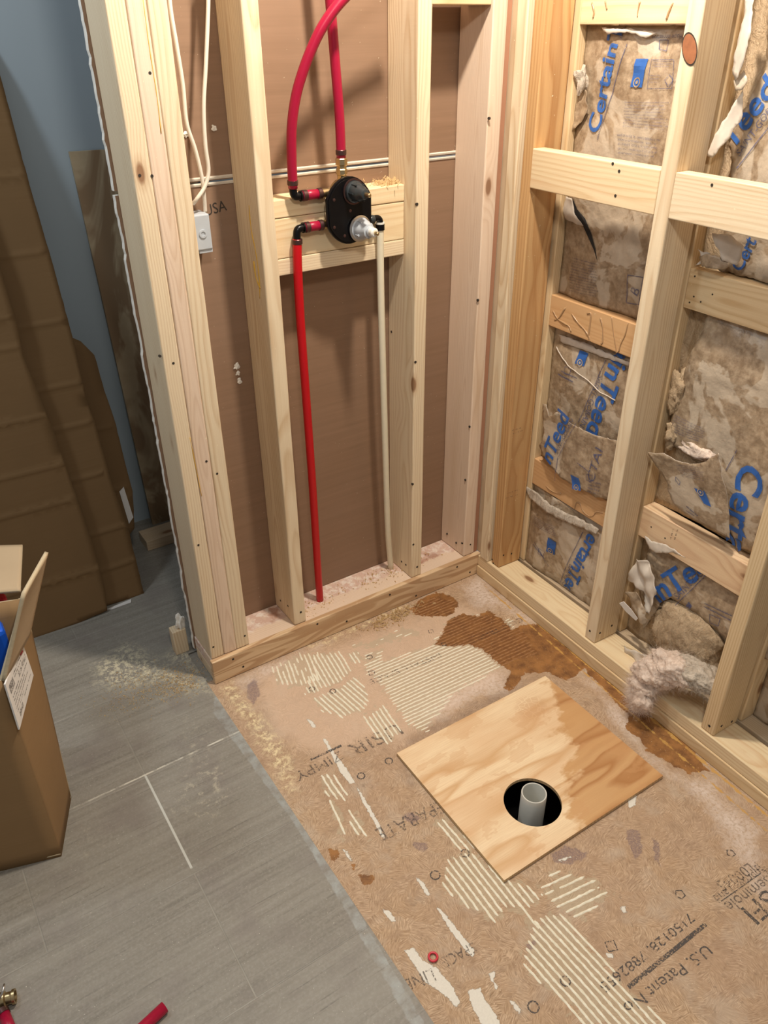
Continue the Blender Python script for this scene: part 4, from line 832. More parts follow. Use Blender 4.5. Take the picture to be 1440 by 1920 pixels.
def fibres(name, src, n, ln, r, mat, parent, sd=1, bias=(0, 0, -.3)):
    """loose curved glass fibres standing off a surface"""
    rd = random.Random(sd); vs = []; fs = []
    me = src.data; V = me.vertices; mw = src.matrix_world
    for _ in range(n):
        q = V[rd.randrange(len(V))]; p = mw @ q.co; nn = q.normal
        t = (nn*.5+Vector((rd.uniform(-1, 1), rd.uniform(-1, 1), rd.uniform(-1, 1)))+Vector(bias)).normalized(); b = t.orthogonal().normalized()*r; c = Vector((rd.uniform(-1, 1), rd.uniform(-1, 1), rd.uniform(-1, 1)))*.8; L = ln*rd.uniform(.4, 1.3); k = len(vs)
        for i in range(5):
            s_ = i/4; vs += [p+t*L*s_+c*L*s_*s_*.6+b*(1-.8*s_), p+t*L*s_+c*L*s_*s_*.6-b*(1-.8*s_)]
        for i in range(4): fs.append((k+2*i, k+2*i+1, k+2*i+3, k+2*i+2))
    o = mesh(name, vs, fs, mat, parent); o['kind'] = 'stuff'; return o
def lump(name, c, r, mat, parent, sd, rough=.35, sub=5, freq=1.6):
    bm = bmesh.new(); bmesh.ops.create_icosphere(bm, subdivisions=sub, radius=1.)
    for q in bm.verts:
        d = q.co.normalized(); k = 1+rough*mn.noise(d*freq+Vector((sd, 0, 0)))+rough*.5*mn.noise(d*freq*3+Vector((sd, 4, 0)))+rough*.22*mn.noise(d*freq*9+Vector((0, sd, 0)))
        o = d*k; q.co = Vector(c)+E1*o.x*r[1]+E2*o.y*r[0]+EZ*o.z*r[2]
    return frombm(name, bm, mat, parent, True)
for px, r, sd, m in (((1270, 735), (.022, .012, .05), 3, M_WOOL), ((1262, 815), (.02, .012, .035), 5, M_WOOL), ((1312, 848), (.055, .014, .022), 7, M_WOOLP)):
    c = onw(*px, .118); l_ = lump('wool_tuft', c, r, m, E_, sd, .5, 4)
c = onw(1290, 640, .150); lump('wool_tuft', c, (.06, .02, .09), M_WOOL, E_, 9, .2, 4)
# --- right bay, bottom batt
G, dG, _ = batt(.529, .896, .078, .413, .118, 12.3, 'lowest insulation batt of the right bay, torn open with its wool falling out', bulge=.01,
                poly=pxw([(1216, 1012), (1290, 1040), (1440, 1110), (1440, 1240), (1370, 1205), (1330, 1170), (1295, 1140), (1262, 1120), (1240, 1128), (1228, 1150), (1205, 1180), (1200, 1100), (1215, 1050)], .115))
printed(G, [('T', 'inTee', (1240, 1128), (1334, 1072), .9)], dG, .118, M_BINK, BI)
printed(G, [('T', 'SAINT-GOB', (1276, 1122), (1326, 1070), 1.), ('L', (1272, 1132), (1334, 1068), .002), ('L', (1324, 1130), (1378, 1152), .003), ('L', (1322, 1136), (1376, 1160), .003), ('R', [(1334, 1150), (1354, 1158), (1350, 1172), (1334, 1166)], .002), ('Q', [(1296, 1126), (1302, 1134), (1298, 1140), (1290, 1134)])], dG, .118, M_NINK, FI)
paper('torn_flap', pxw([(1211, 1004), (1224, 1014), (1250, 1020), (1288, 1044), (1260, 1036), (1232, 1036), (1218, 1028)], .095), lambda u, z: .092+.006*mn.noise(Vector((u*30, z*30, 3))), M_BACK, G, 41, .003, .005)
paper('torn_flap', pxw([(1196, 1046), (1214, 1050), (1226, 1075), (1232, 1110), (1222, 1150), (1212, 1146), (1206, 1110), (1180, 1085)], .09), lambda u, z: .085+.015*mn.noise(Vector((u*40, z*25, 6))), M_BACK, G, 43, .005, .005)
paper('torn_flap', pxw([(1176, 1108), (1196, 1112), (1216, 1150), (1212, 1172), (1196, 1160), (1186, 1135)], .08), lambda u, z: .075+.018*mn.noise(Vector((u*40, z*25, 16))), M_KRAFT, G, 44, .005, .005)
l0 = lump('wool_bulge', onw(1288, 1196, .125), (.115, .045, .100), M_WOOL, G, 14, .18, 5)
fibres('loose_fibres', l0, 900, .02, .0003, M_WOOL, G, 3)
TF = empty('glass_wool_tuft', RW(.68, .03, .08), 'pale pinkish tuft of glass wool spilling over the bottom plate onto the floor', 'insulation')
PM = [((1200, 1312), -.045, (.028, .024, .030), 21, M_WOOLP), ((1206, 1286), -.030, (.034, .028, .032), 22, M_WOOLP), ((1228, 1262), -.010, (.042, .032, .030), 23, M_WOOLP), ((1262, 1250), .010, (.048, .034, .028), 24, M_WOOLP), ((1298, 1262), .025, (.046, .032, .026), 25, M_WOOLG), ((1326, 1276), .035, (.036, .03, .024), 28, M_WOOLG)]
for px, d, r, sd, m in PM:
    l_ = lump('wool_lump', onw(*px, d), tuple(q*1.2 for q in r), m, TF, sd, .38, 5, 1.3); fibres('loose_fibres', l_, 2600, .020, .00016, m, TF, sd, (-.4, 0, -.6))
paper('torn_paper', pxw([(1172, 1210), (1200, 1222), (1240, 1228), (1290, 1240), (1340, 1252), (1330, 1262), (1270, 1250), (1210, 1244), (1180, 1236)], .06), lambda u, z: .055+.012*mn.noise(Vector((u*30, z*30, 50))), M_BACK, TF, 52, .004, .005)
sp_ = [onw(1165, 1130, .03), onw(1180, 1143, .045), onw(1198, 1168, .06)]
o = prism('paper_strip', [(0, -.008), (.03, -.010), (.062, -.006), (.066, .003), (.03, .009), (0, .007)], sp_[0], (sp_[2]-sp_[0]).normalized(), Vector((0, -.3, .9)).cross((sp_[2]-sp_[0]).normalized()).cross((sp_[2]-sp_[0]).normalized()).normalized(), .002, M_PAPERW)
tag(o, 'small pale blue-grey paper strip sticking out beside the middle stud', 'paper')
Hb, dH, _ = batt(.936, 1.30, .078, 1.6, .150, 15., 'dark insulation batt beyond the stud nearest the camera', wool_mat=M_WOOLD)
# ================================================================ PLYWOOD COVER AND DRAIN PIPE
def plymat():
    a = NT('plywood_cover_face', .42); p = a.obj(); a.b.inputs['Specular IOR Level'].default_value = .4
    w_ = a.vm('ADD', p, a.vm('MULTIPLY', a.noise(p, 5, 2, col=True), (.05, .05, 0)))
    n = a.noise(a.vm('MULTIPLY', w_, (1.5, 9, 1)), 1., 2., .5); ph = a.math('FRACT', a.math('MULTIPLY', n, 5.))
    g = a.ramp(ph, [(0, .1), (.3, 0.), (.62, .30), (.86, .9), (1, .1)]); fib = a.noise(a.vm('MULTIPLY', p, (12, 420, 1)), 1., 3., .6)
    c = a.mix(g, (.88, .70, .46), (.64, .39, .19)); c = a.mix(a.mr(fib, .40, .7, 0, .35), c, (.58, .35, .17))
    c = a.mix(a.mr(a.noise(a.vm('MULTIPLY', p, (3, 9, 1)), 1., 3.), .45, .6, 0, .5), c, (.70, .44, .24))
    sx = a.n('ShaderNodeSeparateXYZ'); a.put(sx.inputs[0], p); x, y = sx.outputs[0], sx.outputs[1]
    e = a.math('ADD', a.math('MULTIPLY', a.math('ADD', x, .40), 1.0), a.math('MULTIPLY', a.math('ADD', y, .70), -.75)); e = a.math('ADD', e, a.math('MULTIPLY', a.math('SUBTRACT', a.noise(a.vm('MULTIPLY', p, (9, 16, 1)), 1., 4., .6), .5), .30))
    st_ = a.mr(e, .10, .13); c = a.mix(a.math('MULTIPLY', st_, .8), c, a.mix(g, (.56, .30, .11), (.36, .14, .035)))
    e2 = a.mr(a.noise(a.vm('MULTIPLY', p, (7, 11, 1)), 1., 4., .6), .56, .575); c = a.mix(a.math('MULTIPLY', e2, .28), c, (.60, .33, .15))
    # faint boot print
    d = a.vm('LENGTH', a.vm('MULTIPLY', a.vm('SUBTRACT', p, (-.27, -.565, 0)), (1, 1.1, 0))); vo = a.n('ShaderNodeTexVoronoi'); vo.feature = 'DISTANCE_TO_EDGE'; a.put(vo.inputs['Vector'], p); vo.inputs['Scale'].default_value = 60
    fp = a.math('MULTIPLY', a.mr(d, .035, .055, 1, 0), a.mr(vo.outputs[0], .05, .09)); c = a.mix(a.math('MULTIPLY', fp, .35), c, (.58, .33, .17))
    a.col(c); a.bump(fib, .25, .0006); return a.m
def ply():
    T_ = .009; out = [Vector((-.156, -.495)), Vector((-.658, -.491)), Vector((-.662, -.906)), Vector((-.159, -.910))]; c = Vector((-.474, -.790)); R_ = .068; n = 48
    H = [c+Vector((math.cos(2*math.pi*i/n), math.sin(2*math.pi*i/n)))*R_ for i in range(n)]; pts = out+H
    r = delaunay_2d_cdt(pts, [(0, 1), (1, 2), (2, 3), (3, 0)]+[(4+i, 4+(i+1) % n) for i in range(n)], [], 1, 1e-6)
    V2 = r[0]; F2 = [f for f in r[2] if (sum((V2[i] for i in f), Vector((0, 0)))/len(f)-c).length > R_*.995]; k = len(V2)
    vs = [(v.x, v.y, T_+.0012) for v in V2]+[(v.x, v.y, .0012) for v in V2]; fs = [tuple(f) for f in F2]+[tuple(i+k for i in f)[::-1] for f in F2]; fm = [0]*len(fs)
    ec = {}
    for f in F2:
        f = list(f)
        for a, b in zip(f, f[1:]+f[:1]):
            ec[(a, b)] = 1
    for (a, b) in list(ec):
        if (b, a) not in ec: fs.append((b, a, a+k, b+k)); fm.append(1)
    o = mesh('plywood_cover', vs, fs, None, mats=[plymat(), M_EDGE], fm=fm)
    return tag(o, 'square plywood cover with a round hole for the drain pipe, lying on the subfloor', 'plywood')
ply()
pc = (-.466, -.784)
lathe('pipe', [(.0262, -.24), (.0300, -.24), (.0300, .0005+.028), (.0292, .030), (.0270, .030), (.0262, .028), (.0262, -.24)], (pc[0], pc[1], 0), (0, 0, 1), M_PVC, None, 48)
o = bpy.data.objects['pipe']; o.name = 'drain_pipe'; tag(o, 'pale grey plastic drain pipe standing in the hole of the plywood cover', 'pipe')
# ================================================================ SHOWER VALVE AND PIPES
V = empty('shower_valve', (-.438, .03, 1.13), 'black shower valve with two cartridges mounted on the blocking planks', 'valve')
pl = []
hw, hh = .0600, .0745
for i in range(13): t = math.radians(32+(180-64)*i/12); pl.append((hw*math.cos(t)/math.cos(math.radians(32)), hh-.045+.045*(math.sin(t)-math.sin(math.radians(32)))/(1-math.sin(math.radians(32)))))
pl += [(-x, -z) for x, z in pl]
prism('mounting_plate', [(x, z) for x, z in pl], (-.438, .0345, 1.2035), EX, EZ, .008, M_BLACK, V, .0015)
prism('rim', [(x*.93, z*.94) for x, z in pl], (-.438, .0262, 1.2035), EX, EZ, .002, M_BLACK, V, .0008)
lathe('valve_body', [(.03, 0), (.034, .006), (.034, .030), (.028, .034)], (-.438, .034, 1.235), (0, 1, 0), M_BRASS, V)
lathe('valve_body', [(.03, 0), (.034, .006), (.034, .030), (.028, .034)], (-.434, .034, 1.168), (0, 1, 0), M_BRASS, V)
M_DPL = plain('charcoal_plastic', (.028, .036, .040), .28)
c1 = lathe('upper_cartridge', [(.024, 0), (.024, .010), (.0205, .012), (.0195, .024), (.0165, .034), (.0125, .040), (.0125, .046), (.0105, .050), (.0085, .051)], (-.428, .026, 1.245), (.05, -1, 0), M_DPL, V, 36)
lathe('retaining_ring', [(.0285, 0), (.0285, .003), (.0245, .003), (.0245, 0)], (-.428, .025, 1.245), (.05, -1, 0), M_CRIMP, V, 36)
lathe('stem', [(.0048, 0), (.0048, .016), (.0030, .018)], (-.4255, -.024, 1.245), (.05, -1, 0), M_BRASS, V, 10, False)
for k in range(6):
    t = k*math.pi/3; prism('cartridge_rib', [(-.0012, 0), (.0012, 0), (.0012, .020), (-.0012, .020)], Vector((-.428, .014, 1.245))+Vector((math.cos(t), 0, math.sin(t)))*.0185, Vector((-math.sin(t), 0, math.cos(t))), (0, -1, 0), .003, M_DPL, c1)
c2 = lathe('lower_cartridge', [(.0255, 0), (.0255, .006), (.0225, .008), (.0215, .022), (.0165, .030), (.0155, .040), (.0115, .041), (.0115, .048), (.009, .050)], (-.414, .024, 1.162), (.05, -1, 0), M_GREYP, V, 36)
lathe('steel_flange', [(.0300, 0), (.0300, .0025), (.0250, .004)], (-.4145, .022, 1.162), (.05, -1, 0), M_STEEL, V, 40)
lathe('cartridge_cap', [(.0105, 0), (.0105, .010), (.0080, .013), (.0050, .0135)], (-.4115, -.026, 1.162), (.05, -1, 0), M_WHITEP, V, 24)
lathe('stem', [(.0042, 0), (.0042, .012), (.0020, .014)], (-.411, -.038, 1.162), (.05, -1, 0), M_BRASS, V, 10, False)
for k in range(4):
    t = k*math.pi/2+.5; prism('cartridge_rib', [(-.002, 0), (.002, 0), (.002, .016), (-.002, .016)], Vector((-.414, .014, 1.162))+Vector((math.cos(t), 0, math.sin(t)))*.019, Vector((-math.sin(t), 0, math.cos(t))), (0, -1, 0), .004, M_GREYP, c2)
for x, z in ((-.480, 1.232), (-.396, 1.232), (-.482, 1.172), (-.455, 1.150), (-.438, 1.204)): lathe('screw', [(.0040, 0), (.0036, .002), (.001, .0028)], (x, .0255, z), (0, -1, 0), M_CRIMP, V, 12)
lathe('adapter', [(.011, -.004), (.011, .006), (.0135, .008), (.0135, .018), (.0115, .020), (.0115, .026), (.014, .028), (.014, .040), (.012, .042)], (-.441, .052, 1.272), (0, 0, 1), M_BRASS, V, 8, False)
for z in (1.244, 1.175): lathe('inlet_port', [(.0105, 0), (.0105, .018)], (-.497, .052, z), (1, 0, 0), M_BRASS, V, 16)
lathe('outlet_port', [(.0085, 0), (.0085, .018)], (-.388, .052, 1.172), (1, 0, 0), M_BLACK, V, 16)
PRd = .0108
def crimp(p, ax, par, r=.0122, L=.011): lathe('crimp_ring', [(r-.0008, 0), (r, .001), (r, L-.001), (r-.0008, L)], p, ax, M_CRIMP, par, 20)
YP = .052
R1 = empty('red_pipe', (-.442, YP, 1.315), 'straight red pipe rising from the brass adapter on top of the valve', 'pipe')
tube('tube', [(-.441, YP, 1.313), (-.442, YP, 1.40), (-.448, YP, 1.50), (-.4545, YP, 1.61), (-.462, YP, 1.76)], PRd, M_RED, R1); crimp((-.441, YP, 1.320), (0, 0, 1), R1)
R2 = empty('red_pipe', (-.565, YP, 1.244), 'red pipe arching up and over from the upper left elbow of the valve', 'pipe')
lp = [AY(u, v, y) for (u, v), y in (((550, 348), .050), ((547, 300), .047), ((547, 240), .041), ((554, 185), .034), ((566, 140), .026), ((584, 92), .016), ((606, 48), .006), ((640, 2), -.004), ((690, -45), -.012), ((760, -90), -.016))]
tube('tube', [Vector((-.568, YP, 1.262))]+lp[1:], PRd, M_RED, R2)
tube('elbow', [(-.568, YP, 1.268), (-.568, YP, 1.252), (-.564, YP, 1.2455), (-.556, YP, 1.244), (-.540, YP, 1.244)], .0088, M_BLACK, R2, sub=5)
lathe('collar', [(.0118, 0), (.0118, .004)], (-.552, YP, 1.244), (1, 0, 0), M_BLACK, R2, 20); crimp((-.568, YP, 1.268), (0, 0, 1), R2); crimp((-.546, YP, 1.244), (1, 0, 0), R2); crimp((-.507, YP, 1.244), (1, 0, 0), R2)
tube('stub', [(-.548, YP, 1.244), (-.497, YP, 1.244)], PRd, M_RED, R2, sub=1)
R3 = empty('red_pipe', (-.555, .08, .0765), 'bright red pipe dropping from the lower left elbow of the valve to the bottom plate', 'pipe')
tube('tube', [(-.566, YP, 1.152), (-.5705, YP-.002, 1.08), (-.572, .050, .95), (-.569, .052, .75), (-.565, .056, .50), (-.559, .068, .25), (-.551, .082, .074)], PRd, M_RED2, R3)
tube('elbow', [(-.566, YP, 1.148), (-.566, YP, 1.164), (-.5625, YP, 1.1725), (-.554, YP, 1.175), (-.540, YP, 1.175)], .0088, M_BLACK, R3, sub=5)
lathe('collar', [(.0118, 0), (.0118, .004)], (-.550, YP, 1.175), (1, 0, 0), M_BLACK, R3, 20); crimp((-.566, YP, 1.141), (0, 0, 1), R3); crimp((-.544, YP, 1.175), (1, 0, 0), R3); crimp((-.508, YP, 1.175), (1, 0, 0), R3)
tube('stub', [(-.546, YP, 1.175), (-.497, YP, 1.175)], PRd, M_RED, R3, sub=1)
R4 = empty('milky_pipe', (-.279, .099, .0765), 'milky translucent pipe dropping from the right side of the valve to the bottom plate', 'pipe')
tube('tube', [(-.338, YP, 1.160), (-.338, YP, 1.02), (-.334, .052, .80), (-.322, .060, .50), (-.304, .078, .25), (-.279, .099, .074)], .0092, M_WPEX, R4)
tube('elbow', [(-.374, YP, 1.171), (-.352, YP, 1.1725), (-.343, YP, 1.171), (-.338, YP, 1.164), (-.338, YP, 1.148)], .0078, M_BLACK, R4, sub=5)
lathe('collar', [(.0112, 0), (.0112, .014)], (-.338, YP, 1.144), (0, 0, 1), M_BLACK, R4, 20); lathe('white_band', [(.0108, 0), (.0108, .004)], (-.338, YP, 1.158), (0, 0, 1), M_WHITEP, R4, 20)
lathe('collar', [(.0095, 0), (.0105, .002), (.0105, .010), (.0095, .012)], (-.368, YP, 1.171), (1, 0, 0), M_DPL, R4, 20)
# junction box and cables
JB = empty('junction_box', (-.772, .05, 1.143), 'grey plastic junction box fixed to the side of the tripled studs', 'electrical box')
def bxm(name, x0, x1, y0, y1, z0, z1, mat, par, bev=.001):
    bm = bmesh.new(); bmesh.ops.create_cube(bm, size=1.)
    for v in bm.verts: v.co = Vector(((v.co.x+.5)*(x1-x0)+x0, (v.co.y+.5)*(y1-y0)+y0, (v.co.z+.5)*(z1-z0)+z0))
    if bev: bmesh.ops.bevel(bm, geom=bm.edges[:], offset=bev, segments=2, profile=.5, affect='EDGES')
    return frombm(name, bm, mat, par)
bxm('body', -.8155, -.7585, .085, .139, 1.150, 1.225, M_GREYP, JB, .003)
bxm('tab', -.790, -.7585, .088, .11, 1.143, 1.152, M_GREYP, JB); bxm('tab', -.812, -.796, .088, .11, 1.140, 1.152, M_GREYP, JB)
lathe('boss', [(.009, 0), (.009, .002), (.005, .0022), (.005, .0005)], (-.778, .085, 1.185), (0, -1, 0), M_GREYP, JB, 20)
for x in (-.806, -.797): lathe('nail', [(.003, 0), (.003, .03)], (x, .088, 1.228), (-.2, -.6, .3), M_STEEL, JB, 10)
CB1 = empty('cable', AY(366, 385, .1), 'left white cable looping down into the junction box', 'cable')
tube('sheath', [AY(u, v, y) for u, v, y in ((316, -60, .10), (319, 10, .10), (332, 90, .10), (343, 160, .10), (350, 230, .10), (366, 280, .10), (378, 330, .10), (383, 370, .105), (385, 398, .11))], .0042, M_CABLE, CB1)
CB2 = empty('cable', AY(380, 385, .1), 'right white cable curving behind the left one into the junction box', 'cable')
tube('sheath', [AY(u, v, y) for u, v, y in ((391, -60, .09), (390, 20, .09), (386, 120, .09), (382, 200, .09), (385, 270, .09), (391, 320, .09), (384, 350, .09), (370, 372, .09), (362, 382, .10))], .0042, M_CABLE, CB2)
# ================================================================ THINGS ON THE LEFT
def card(name, c1, c2, crinkle=True):
    a = NT(name, .72); a.b.inputs['Specular IOR Level'].default_value = .2; p = a.obj(); n = a.noise(a.vm('MULTIPLY', p, (4, 4, 160)), 1., 3.); g = a.noise(p, 7, 4); a.col(a.mix(a.mr(g, .35, .65), a.mix(n, c1, c2), tuple((x+y)*.47 for x, y in zip(c1, c2))))
    a.bump(n, .25, .0008); return a.m
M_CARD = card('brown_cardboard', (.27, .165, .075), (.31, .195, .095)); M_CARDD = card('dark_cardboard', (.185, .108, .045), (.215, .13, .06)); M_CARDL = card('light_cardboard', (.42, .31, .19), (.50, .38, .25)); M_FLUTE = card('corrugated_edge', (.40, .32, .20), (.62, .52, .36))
def leaning(name, base_y, slope, px, creases, mat, label, thick=.007, jag=.0):
    """sheet leaning back to the wall: outline from picture points on its own plane, creased across"""
    n_ = Vector((0, -1, slope)).normalized(); q = Vector((0, base_y, 0)); P = [AP(u, v, q, n_) for u, v in px]
    up_ = Vector((0, slope, 1)).normalized(); pts = [(p.x, min(1.62, (p-Vector((0, base_y, 0))).dot(up_))) for p in P]
    b = ragged([Vector(p) for p in pts], .0015, base_y*10, .02)
    nb = len(b); xs = [p.x for p in b]; zs = [p.y for p in b]; st_ = .03
    U, Z = np.meshgrid(np.arange(min(xs), max(xs), st_), np.arange(min(zs), max(zs), .012)); ii = sdf([tuple(p) for p in b], U, Z) > .006
    ex_ = [(x, c-.02*x+o_) for c in creases for o_ in (-.005, 0, .005) for x in np.arange(min(xs), max(xs), .02)]
    EXx, EXz = np.array([e[0] for e in ex_]), np.array([e[1] for e in ex_]); jj = sdf([tuple(p) for p in b], EXx, EXz) > .006
    near = np.min(np.abs(Z[..., None]+.02*U[..., None]-np.array(creases)), axis=-1) < .009; ii &= ~near
    al = b+[Vector((x, y)) for x, y in zip(U[ii], Z[ii])]+[Vector((x, y)) for x, y in zip(EXx[jj], EXz[jj])]
    r = delaunay_2d_cdt(al, [(i, (i+1) % nb) for i in range(nb)], [], 1, 1e-6)
    def dd(x, z):
        d = 0
        for k, c in enumerate(creases):
            e = abs(z-c+.02*x); d += .0035*max(0, 1-e/.005)
        return d+.012*mn.noise(Vector((x*2.2, z*2.0, base_y*9)))
    vs = [Vector((p.x, base_y, 0))+up_*p.y+n_*dd(p.x, p.y) for p in r[0]]
    o = mesh(name, vs, [tuple(f) for f in r[2]], mat, None, True); m = o.modifiers.new('thickness', 'SOLIDIFY'); m.thickness = thick; m.offset = 0
    return tag(o, label, 'cardboard')
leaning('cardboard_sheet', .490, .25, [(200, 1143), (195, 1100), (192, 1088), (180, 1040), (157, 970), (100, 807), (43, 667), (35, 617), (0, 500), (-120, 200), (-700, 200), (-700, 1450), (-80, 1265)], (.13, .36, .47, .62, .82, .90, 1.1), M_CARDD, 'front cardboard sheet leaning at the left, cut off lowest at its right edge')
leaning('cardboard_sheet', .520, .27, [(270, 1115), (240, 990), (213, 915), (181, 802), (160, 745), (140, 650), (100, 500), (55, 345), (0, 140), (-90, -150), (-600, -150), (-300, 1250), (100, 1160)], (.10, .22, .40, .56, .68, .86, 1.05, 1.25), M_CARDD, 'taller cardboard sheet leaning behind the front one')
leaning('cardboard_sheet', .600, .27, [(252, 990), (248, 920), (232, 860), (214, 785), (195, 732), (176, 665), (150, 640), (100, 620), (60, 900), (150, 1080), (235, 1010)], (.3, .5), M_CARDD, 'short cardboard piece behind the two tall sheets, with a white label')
n_ = Vector((0, -1, .27)).normalized(); q = Vector((0, .590, 0)); P = [AP(u, v, q, n_) for u, v in ((224, 922), (232, 913), (250, 970), (242, 982))]
tag(mesh('white_label', P+[p-n_*.003 for p in P], [(0, 1, 2, 3), (7, 6, 5, 4), (0, 4, 5, 1), (1, 5, 6, 2), (2, 6, 7, 3), (3, 7, 4, 0)], M_PAPERW, bpy.data.objects['cardboard_sheet.002']), 'white label')
# plywood offcut leaning against the blue wall
M_OLDPLY = NT('old_plywood', .6); a = M_OLDPLY; p = a.obj(); n = a.noise(a.vm('MULTIPLY', p, (5, 5, 1.6)), 1., 4., .6, 1.5); a.col(a.mix(a.mr(n, .45, .52), a.mix(a.noise(p, 40, 3), (.40, .31, .19), (.50, .40, .26)), (.27, .18, .10)))
px = [(130, 285), (192, 281), (420, 281), (520, 985), (287, 985)]
P = [AP(u, v, Vector((0, .90, 0)), Vector((0, -1, .03)).normalized()) for u, v in px]; P[3].x = P[2].x = -.45
for k in (3, 4): P[k].z = max(P[k].z, .002)
d_ = Vector((0, .012, 0)); o = mesh('plywood_offcut', P+[p+d_ for p in P], [(0, 1, 2, 3, 4), (9, 8, 7, 6, 5)]+[(i, i+5, (i+1) % 5+5, (i+1) % 5) for i in range(5)], a.m)
tag(o, 'stained plywood panel leaning on the blue-grey wall behind the wall end', 'plywood')
o = board('wood_offcut', .038, .085, .50, frame((-.872, .742+.085, .0045), EZ, -EY, EX), W_GREY, .002); tag(o, 'grey two-by-four offcut lying on the floor behind the wall end', 'lumber')
o = bxm('baseboard_stub', -.985, -.945, .172, .205, TILEZ, .088, W_PALE, None, .002); tag(o, 'broken stub of wood standing on the tiles behind the drywall edge', 'baseboard')
tag(crumb('plaster_chunk', (-.955, .185, .105), .022, M_GYP, None, 4, (.6, .5, 1.2)), 'crumbling plaster lump on top of the broken stub', 'plaster')
P = [AZ(u, v, TILEZ+.001) for u, v in ((200, 1143), (246, 1124), (246, 1130), (210, 1143))]
tag(mesh('paper_scrap', P+[p+Vector((0, 0, .002)) for p in P], [(3, 2, 1, 0), (4, 5, 6, 7), (0, 1, 5, 4), (1, 2, 6, 5), (2, 3, 7, 6), (3, 0, 4, 7)], M_PAPERW), 'white paper scrap under the foot of the cardboard sheets', 'paper')
# open cardboard box
BX = empty('cardboard_box', (-1.6, -.2, TILEZ), 'open brown cardboard box with raised flaps at the left edge', 'box')
zt = .53; bA, bB = Vector((-1.438, -.313, TILEZ)), Vector((-1.377, -.165, TILEZ)); tA, tB = Vector((-1.4335, -.312, zt)), Vector((-1.340, -.070, zt)); dv = Vector((-.44, .135, 0))
bD, tD, bC, tC = bA+dv, tA+dv, bB+dv, tB+dv
def wall4(name, p, mat, par, th=.006, bulge=.004, sd=0):
    n = 14; vs = []; fs = []; nn = (p[1]-p[0]).cross(p[3]-p[0]).normalized()
    for i in range(n+1):
        for j in range(n+1):
            s_, t_ = i/n, j/n; q = p[0].lerp(p[1], s_).lerp(p[3].lerp(p[2], s_), t_); e = math.sin(math.pi*s_)*math.sin(math.pi*t_); vs.append(q+nn*(bulge*e+.003*e*mn.noise(q*9+Vector((sd, 0, 0)))))
    for i in range(n):
        for j in range(n): k = i*(n+1)+j; fs.append((k, k+n+1, k+n+2, k+1))
    o = mesh(name, vs, fs, mat, par, True); m = o.modifiers.new('thickness', 'SOLIDIFY'); m.thickness = th; m.offset = -1; o.data.materials.append(M_FLUTE); m.material_offset_rim = 1; return o
rs = wall4('right_panel', [bA, bB, tB, tA], M_CARD, BX, .005, .008); wall4('front_panel', [bD, bA, tA, tD], M_CARD, BX, .005, .006); wall4('back_panel', [bB, bC, tC, tB], M_CARD, BX, .005, 0); wall4('left_panel', [bC, bD, tD, tC], M_CARD, BX, .005, 0)
wall4('bottom_panel', [bA+EZ*.006, bD+EZ*.006, bC+EZ*.006, bB+EZ*.006], M_CARD, BX, .004, 0)
h0, h1 = tA, AZ(50, 1190, zt); f1 = AZ(84, 1034, .70); f0 = AZ(40, 1112, .70)
wall4('flap', [h1, h0, f0, f1], M_CARDL, BX, .007, .006)
g = [AZ(u, v, .555) for u, v in ((38, 1106), (42, 1021), (-60, 1024), (-60, 1114))]
wall4('flap', [g[0], g[1], g[2], g[3]], M_CARDL, BX, .006, .0)
# shipping label on the right panel
nL = (bB-bA).cross(tA-bA).normalized()
def onpanel(u, v, k=.011): return AP(u, v, bA+nL*k, nL)
if (CP-bA).dot(nL) < 0: nL = -nL
LQ = [onpanel(u, v) for u, v in ((10, 1283), (42, 1204), (63, 1266), (37, 1368))]
lb_ = mesh('shipping_label', LQ+[p-nL*.003 for p in LQ], [(0, 1, 2, 3), (7, 6, 5, 4), (0, 4, 5, 1), (1, 5, 6, 2), (2, 6, 7, 3), (3, 7, 4, 0)], M_PAPERW, BX); tag(lb_, 'white shipping label')
def lq(s_, t_): return (LQ[0].lerp(LQ[1], s_)).lerp(LQ[3].lerp(LQ[2], s_), t_)+nL*.0006
vs = []; fs = []
for s0, s1, t0, t1 in ((.08, .3, .12, .3), (.35, .9, .1, .14), (.35, .8, .18, .21), (.10, .45, .38, .41), (.10, .9, .46, .49), (.10, .7, .54, .57), (.5, .95, .25, .38), (.1, .85, .63, .66), (.1, .5, .71, .74), (.15, .35, .80, .9), (.45, .9, .80, .83)):
    k = len(vs); vs += [lq(s0, t0), lq(s1, t0), lq(s1, t1), lq(s0, t1)]; fs.append((k, k+1, k+2, k+3))
mesh('label_print', vs, fs, M_INKF, lb_); vs = [lq(.75, .04), lq(.92, .04), lq(.9, .16), lq(.78, .14)]; mesh('red_mark', vs, [(0, 1, 2, 3)], M_REDP, lb_)
cc = AZ(-8, 1200, .42)
tag(bxm('blue_package', cc.x-.10, cc.x+.022, cc.y-.08, cc.y+.02, .05, .495, M_BLUE, None, .012), 'blue plastic package standing in the open cardboard box', 'package')
cc = AZ(6, 1130, .50)
tag(bxm('red_package', cc.x-.08, cc.x+.01, cc.y-.0, cc.y+.03, .08, .51, M_REDP, None, .008), 'red package behind the blue one in the cardboard box', 'package')
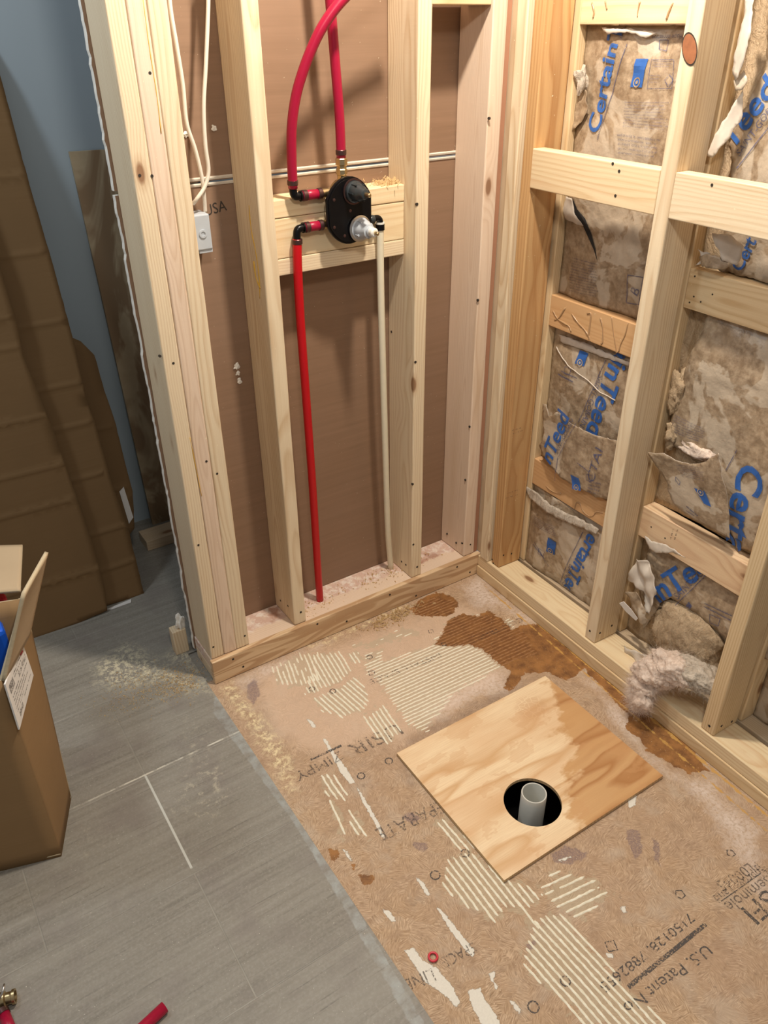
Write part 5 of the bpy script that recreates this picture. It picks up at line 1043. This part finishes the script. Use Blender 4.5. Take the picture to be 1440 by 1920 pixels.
# loose items on the floor
a0, a1 = AZ(262, 1932, TILEZ+.011), AZ(309, 1888, TILEZ+.011)
vs, fs = sweep([a0-(a1-a0)*.9, a1], .0108, 20, False); vi, fi = sweep([a0-(a1-a0)*.9, a1], .0080, 20, False); k = len(vs); N = 20
F = fs+[tuple(i+k for i in f)[::-1] for f in fi]+[(N+i, N+(i+1) % N, k+N+(i+1) % N, k+N+i) for i in range(N)]
tag(mesh('red_pipe_offcut', list(vs)+list(vi), F, M_RED, None, True), 'short red pipe offcut lying on the grey tiles', 'pipe')
FT = empty('brass_fitting', AZ(4, 1885, TILEZ), 'brass pipe fitting with a pink pipe stub lying on the tiles at the lower left', 'fitting')
c = AZ(14, 1872, TILEZ+.014); ax = (AZ(30, 1866, TILEZ+.014)-AZ(0, 1875, TILEZ+.014)).normalized()
lathe('hex_body', [(.0125, -.022), (.0140, -.020), (.0140, -.004), (.011, -.002), (.011, .008), (.0135, .009), (.0135, .014), (.010, .014), (.0095, -.01)], c, ax, M_BRASS, FT, 24)
lathe('crimp_ring', [(.012, 0), (.012, .010)], c-ax*.014+Vector((.0, -.022, 0)), Vector((.2, -1, 0)), M_CRIMP, FT, 20); tube('stub', [c-ax*.014+Vector((.002, -.030, 0)), c-ax*.014+Vector((.008, -.08, 0))], .0105, M_RED, FT, sub=1)
tube('wire_handle', [AZ(6, 1852, .02), AZ(8, 1846, .05), AZ(4, 1862, .05), AZ(-6, 1880, .03)], .002, M_STEEL, FT)
rg = AZ(812, 1794, .004); R_ = .0085
vs, fs = sweep([rg+Vector((math.cos(2*math.pi*i/24)*R_, math.sin(2*math.pi*i/24)*R_, 0)) for i in range(25)], .0024, 8, False)
tag(mesh('red_ring', vs, fs, M_REDP, None, True), 'small red plastic ring on the mortar-smeared subfloor', 'ring')
# sawdust drifts on the tile
shavings('sawdust', (-1.02, .06, TILEZ), (.035, .035, .001), 700, M_SHAV, None, .005, 'yellowish sawdust drift on the tiles by the wall end', 'sawdust', 'stuff')
shavings('sawdust', (-1.12, .10, TILEZ), (.06, .045, .0008), 900, M_SHAV, None, .004, 'thin sawdust spread over the tiles at the shadow edge', 'sawdust', 'stuff')
